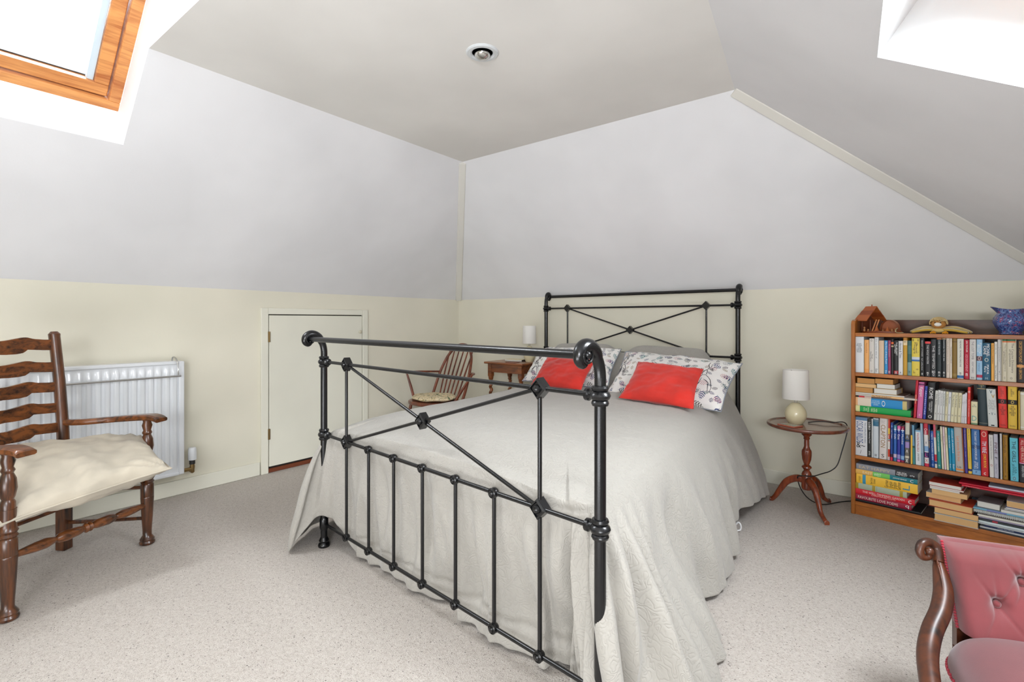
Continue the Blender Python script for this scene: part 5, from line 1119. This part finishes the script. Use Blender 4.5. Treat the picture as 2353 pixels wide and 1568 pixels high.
def plush():
    c = BP(S(2151), .08, zt); t = thing('plush_toy', 'small yellow and white plush bird with curly cream head on the bookcase top', 'soft toy', c)
    def L(x, y, z_): return c+bx*x+by*y+ZV*z_
    yel, whi = plain((226, 176, 40), .9, nz=300), plain((224, 214, 190), .9, nz=300)
    b = MB().ball(L(0, 0, .052), .030, 18, (1.05, .9, .85)); b.build('face', plain((190, 134, 70), .9, nz=200), t, smooth=80)
    b = MB()
    for i in range(330):
        a = random.uniform(0, 2*PI); e = random.uniform(-.15, PI/2); d = V((math.cos(a)*math.cos(e), math.sin(a)*math.cos(e), math.sin(e)))
        if d.y < -.35 and e < .42: continue
        p = L(d.x*.036, d.y*.032, .055+d.z*.030); rr = random.uniform(.004, .0065); n1 = (bx*d.x+by*d.y+ZV*d.z).normalized(); u1 = n1.orthogonal().normalized(); v1 = n1.cross(u1)
        b.tube([p+u1*rr*math.cos(k*1.05)+v1*rr*math.sin(k*1.05) for k in range(6)], .0018, 4, cap=False)
    o = b.build('curly_hair', M['curl'], t); o['kind'] = 'stuff'
    MB().ball(L(0, -.026, .048), .0125, 12, (1.2, .6, .8)).build('muzzle', plain((240, 236, 226), .9), t)
    for x in (-.011, .011): MB().ball(L(x, -.0265, .058), .0028, 8).build('eye', K2, t)
    MB().ball(L(0, 0, .016), .028, 16, (1.2, .9, .5)).build('body', plain((220, 190, 120), .9, nz=300), t, smooth=80)
    for sg in (-1, 1):
        for k in range(6):
            q = k/5; ln = (.118 if sg < 0 else .128)-.012*q
            pts = catmull([L(sg*.015, .01-.02*q, .030-.002*k), L(sg*ln*.5, .012-.03*q, .034-.003*k), L(sg*ln*.85, .01-.04*q, .018-.0015*k), L(sg*ln, .01-.045*q, .006)], 4)
            MB().tube(pts, [.006]*(len(pts)-1)+[.003], 8).build('wing_feather', (whi, plain((206, 168, 70), .9), plain((226, 206, 150), .9), plain((140, 124, 66), .9))[k % 4], t)
    for x in (-.016, .032):
        b = MB()
        for a in (-.6, 0, .6): b.tube([L(x, -.03, .012), L(x+.016*math.sin(a), -.052, .005)], .0042, 6)
        b.build('foot', plain((236, 160, 30), .9), t)
K2 = plain((20, 20, 20), .3)
plush()
def jug():
    c = BP(S(2319), .095, zt); t = thing('jug', 'blue flower-printed china jug at the right of the bookcase top', 'jug', c)
    pr = [(.037, 0), (.041, .003), (.038, .009), (.038, .014), (.050, .032), (.0615, .060), (.061, .080), (.050, .098), (.044, .104), (.044, .116), (.048, .126)]
    n = 48; b = MB(); vs = []; full = pr+[(r-.003, z_) for r, z_ in reversed(pr[2:])]
    dsp = -bx*.95-by*.3; dsp = dsp.normalized()
    for r, z_ in full:
        for k in range(n):
            a = 2*PI*k/n; d = bx*math.cos(a)+by*math.sin(a); oc = 1+.035*math.cos(a*8)
            q = smooth01(z_, .098, .126); sp_ = max(0, d.dot(dsp))**9
            vs.append(c+d*(r*oc+q*sp_*.026)+ZV*(z_+q*(sp_*.010-.006*(1-abs(d.dot(dsp))))))
    m_ = len(full); b.add(vs, [(i*n+k, i*n+(k+1) % n, (i+1)*n+(k+1) % n, (i+1)*n+k) for i in range(m_-1) for k in range(n)]+[tuple(range(n-1, -1, -1)), tuple(range((m_-1)*n, m_*n))])
    b.build('jug_body', M['chintz'], t, smooth=60)
    h = -dsp; MB().tube(catmull([c+h*.046+ZV*.113, c+h*.072+ZV*.122, c+h*.094+ZV*.108, c+h*.098+ZV*.082, c+h*.084+ZV*.056, c+h*.060+ZV*.046], 6), .0075, 12).build('handle', M['chintz'], t, smooth=60)
jug()

# ---------------------------------------------------------------- rose velvet button-back chair
def velvet_chair():
    t = thing('button_back_chair', 'low rose velvet button-back chair with carved walnut frame, partly out of frame', 'chair', (.33, 1.60, 0))
    e = V((.97, .24, 0)).normalized(); nb = V((e.y, -e.x, 0))     # along the back, towards the sitter
    P0 = V((.112, 1.712, 0)); Wd = .52
    btn = []
    for r_, (z_, off) in enumerate(((.418, .145), (.366, .085))):
        for k in range(4): btn.append((off+.115*k, z_))
    def back(u, v, layer=0):
        z_ = .30+.178*v; x = Wd*u; lean = .105*v**1.1
        edge = min(1, min(u, 1-u)/.05); top = min(1, (1-v)/.16)
        bl = .050*math.sqrt(max(0, 1-(1-edge)**2))*math.sqrt(max(0, 1-(1-top)**2))
        for bx_, bz in btn:
            dx, dz = x-bx_, z_-bz; r = math.hypot(dx, dz)
            bl -= .030*math.exp(-(r/.017)**2)+.006*math.exp(-(r/.05)**2)
            an = math.atan2(dz, dx)
            for k, aa in enumerate((.95, 2.15, -.95, -2.15, 1.57)):
                da = math.atan2(math.sin(an-aa), math.cos(an-aa)); cross = r*math.sin(da)
                if math.cos(da) > 0: bl -= .0085*math.exp(-(cross/.0045)**2)*math.exp(-(r/.05)**2)*min(1, r/.012)
        return P0+e*x-nb*lean+nb*bl+ZV*(z_)
    b = MB().grid(lambda u, v: back(u, v), 150, 70)
    b.grid(lambda u, v: P0+e*Wd*u-nb*(.105*v**1.1+.035)+ZV*(.30+.178*v), 20, 8)
    b.grid(lambda u, v: back(u, 1).lerp(P0+e*Wd*u-nb*(.14)+ZV*.478, v)+ZV*(.005*math.sin(PI*v)*min(1, min(u, 1-u)/.06)**.5), 150, 8)
    for q in (0, 1): b.grid(lambda u, v: back(q, v).lerp(P0+e*Wd*q-nb*(.105*v**1.1+.035)+ZV*(.30+.178*v), u), 3, 70)
    b.build('back_upholstery', M['velvet'], t, smooth=80)
    for bx_, bz in btn:
        q = back(bx_/Wd, (bz-.30)/.178); MB().ball(q+nb*.002, .0095, 12, (1, 1, 1)).build('button', M['velvet'], t)
    # seat with a rolled front and rounded back corner
    f0 = P0-e*.045-nb*.01
    def seat(u, v):
        a = 2*PI*u; r_ = 1; ca, sa = math.cos(a), math.sin(a); ex = .42
        sx = math.copysign(abs(ca)**ex, ca); sy = math.copysign(abs(sa)**ex, sa); ph = v*PI/2; 
        rr = math.cos(ph)**.30 if v < .999 else 0; hh = math.sin(ph)
        return f0+e*(.30+.305*sx*rr)+nb*(.235+.235*sy*rr)+ZV*(.235+.088*hh)
    b = MB().grid(seat, 96, 26, closed_u=True); b.build('seat_upholstery', M['velvet_seat'], t, smooth=80)
    pts = [seat(i/96, 0)-ZV*.001 for i in range(97)]
    b = MB()
    for i, p in enumerate(pts[:-1]):
        for k in range(3):
            q = p.lerp(pts[i+1], k/3); b.ball(q+ZV*.003*(k % 2), .0045, 6)
    o = b.build('braid', M['braid'], t); o['kind'] = 'stuff'
    b = MB()
    for i in range(64):
        q = back(0, i/63)-e*.001+nb*(.004+.004*(i % 2)); b.ball(q, .0040, 8, (1, 1, .8))
    o = b.build('back_braid', M['braid'], t); o['kind'] = 'stuff'
    # carved frame: scroll, neck, sweep down to the seat rail and front leg
    for mir in (0, 1):
        def Q(x, y, z_):
            p = V((x, y, z_))
            if mir: d = p-P0; al = d.dot(e); p = p+e*(Wd-2*al)
            return p
        path = catmull([Q(.077, 1.800, .447), Q(.079, 1.785, .436), Q(.080, 1.768, .420), Q(.084, 1.745, .398), Q(.086, 1.712, .372), Q(.078, 1.668, .345), Q(.060, 1.615, .315), Q(.050, 1.56, .288), Q(.050, 1.50, .268), Q(.058, 1.42, .24), Q(.08, 1.33, .21), Q(.10, 1.27, .19)], 8)
        n = len(path); rad = [.008+.014*smooth01(i/n, .0, .4)-.004*smooth01(i/n, .6, 1) for i in range(n)]
        MB().tube(path, rad, 16, up=(0, 0, 1)).build('frame', M['rose'], t, smooth=60)
        cur = catmull([Q(0.078, 1.775, 0.43), Q(0.076, 1.792, 0.458), Q(0.061, 1.787, 0.473), Q(0.046, 1.768, 0.474), Q(0.039, 1.757, 0.458), Q(0.045, 1.756, 0.442), Q(0.058, 1.763, 0.443), Q(0.06, 1.762, 0.458)], 6)
        b = MB().tube(cur, [.0140-.0065*i/len(cur) for i in range(len(cur))], 14); b.ball(cur[-1], .0105, 12); b.build('carved_scroll', M['rose'], t, smooth=60)
        b = MB()
        for k in range(3): b.tube([p+nb*(rad[i]*.8)+ZV*(rad[i]*(.2+.35*k))-e*.003*k for i, p in enumerate(path[1:34])], [.0028*math.sin(PI*(i+.5)/33) for i in range(33)], 6)
        b.build('carved_moulding', M['rose'], t, smooth=60)
        MB().tube(catmull([Q(.09, 1.27, .19), Q(.075, 1.235, .14), Q(.085, 1.22, .07), Q(.07, 1.19, .02), Q(.065, 1.175, 0)], 5), [.024, .025, .025, .024, .024, .022, .02, .019, .018, .017, .016, .015, .014, .013, .012, .013, .016, .018, .017, .016, .014], 12).build('leg', M['rose'], t, smooth=60)
        MB().tube(catmull([Q(.12, 1.73, .24), Q(.125, 1.75, .12), Q(.13, 1.80, 0)], 5), .015, 10).build('leg', M['rose'], t, smooth=60)
    MB().box((0, 0, .19), (Wd, .03, .30), Matrix.Translation(P0-nb*.0) @ Matrix.Rotation(math.atan2(e.y, e.x), 4, 'Z')).build('back_rail', M['rose'], t)
velvet_chair()

# fit every piece of lettering into its spine area and turn it into plain mesh
bpy.context.view_layer.update()
dg = bpy.context.evaluated_depsgraph_get()
done = []
for o, m4, L, H in FONTS:
    me = bpy.data.meshes.new_from_object(o.evaluated_get(dg)); done.append((o, me, m4, L, H))
for o, me, m4, L, H in done:
    par = o.parent; bpy.data.objects.remove(o)
    if not me.vertices: continue
    xs = [v.co.x for v in me.vertices]; ys = [v.co.y for v in me.vertices]
    dx, dy = max(xs)-min(xs), max(ys)-min(ys); cx_, cy_ = (max(xs)+min(xs))/2, (max(ys)+min(ys))/2
    sx, sy = L/max(dx, 1e-6), H/max(dy, 1e-6)
    if sx > sy*2.2: sx = sy*2.2
    if sy > sx*2.6: sy = sx*2.6
    me.transform(m4 @ Matrix.Diagonal((sx, sy, .05, 1)) @ Matrix.Translation((-cx_, -cy_, 0)))
    me.name = 'lettering'; t = bpy.data.objects.new('lettering', me); sc.collection.objects.link(t); t.parent = par
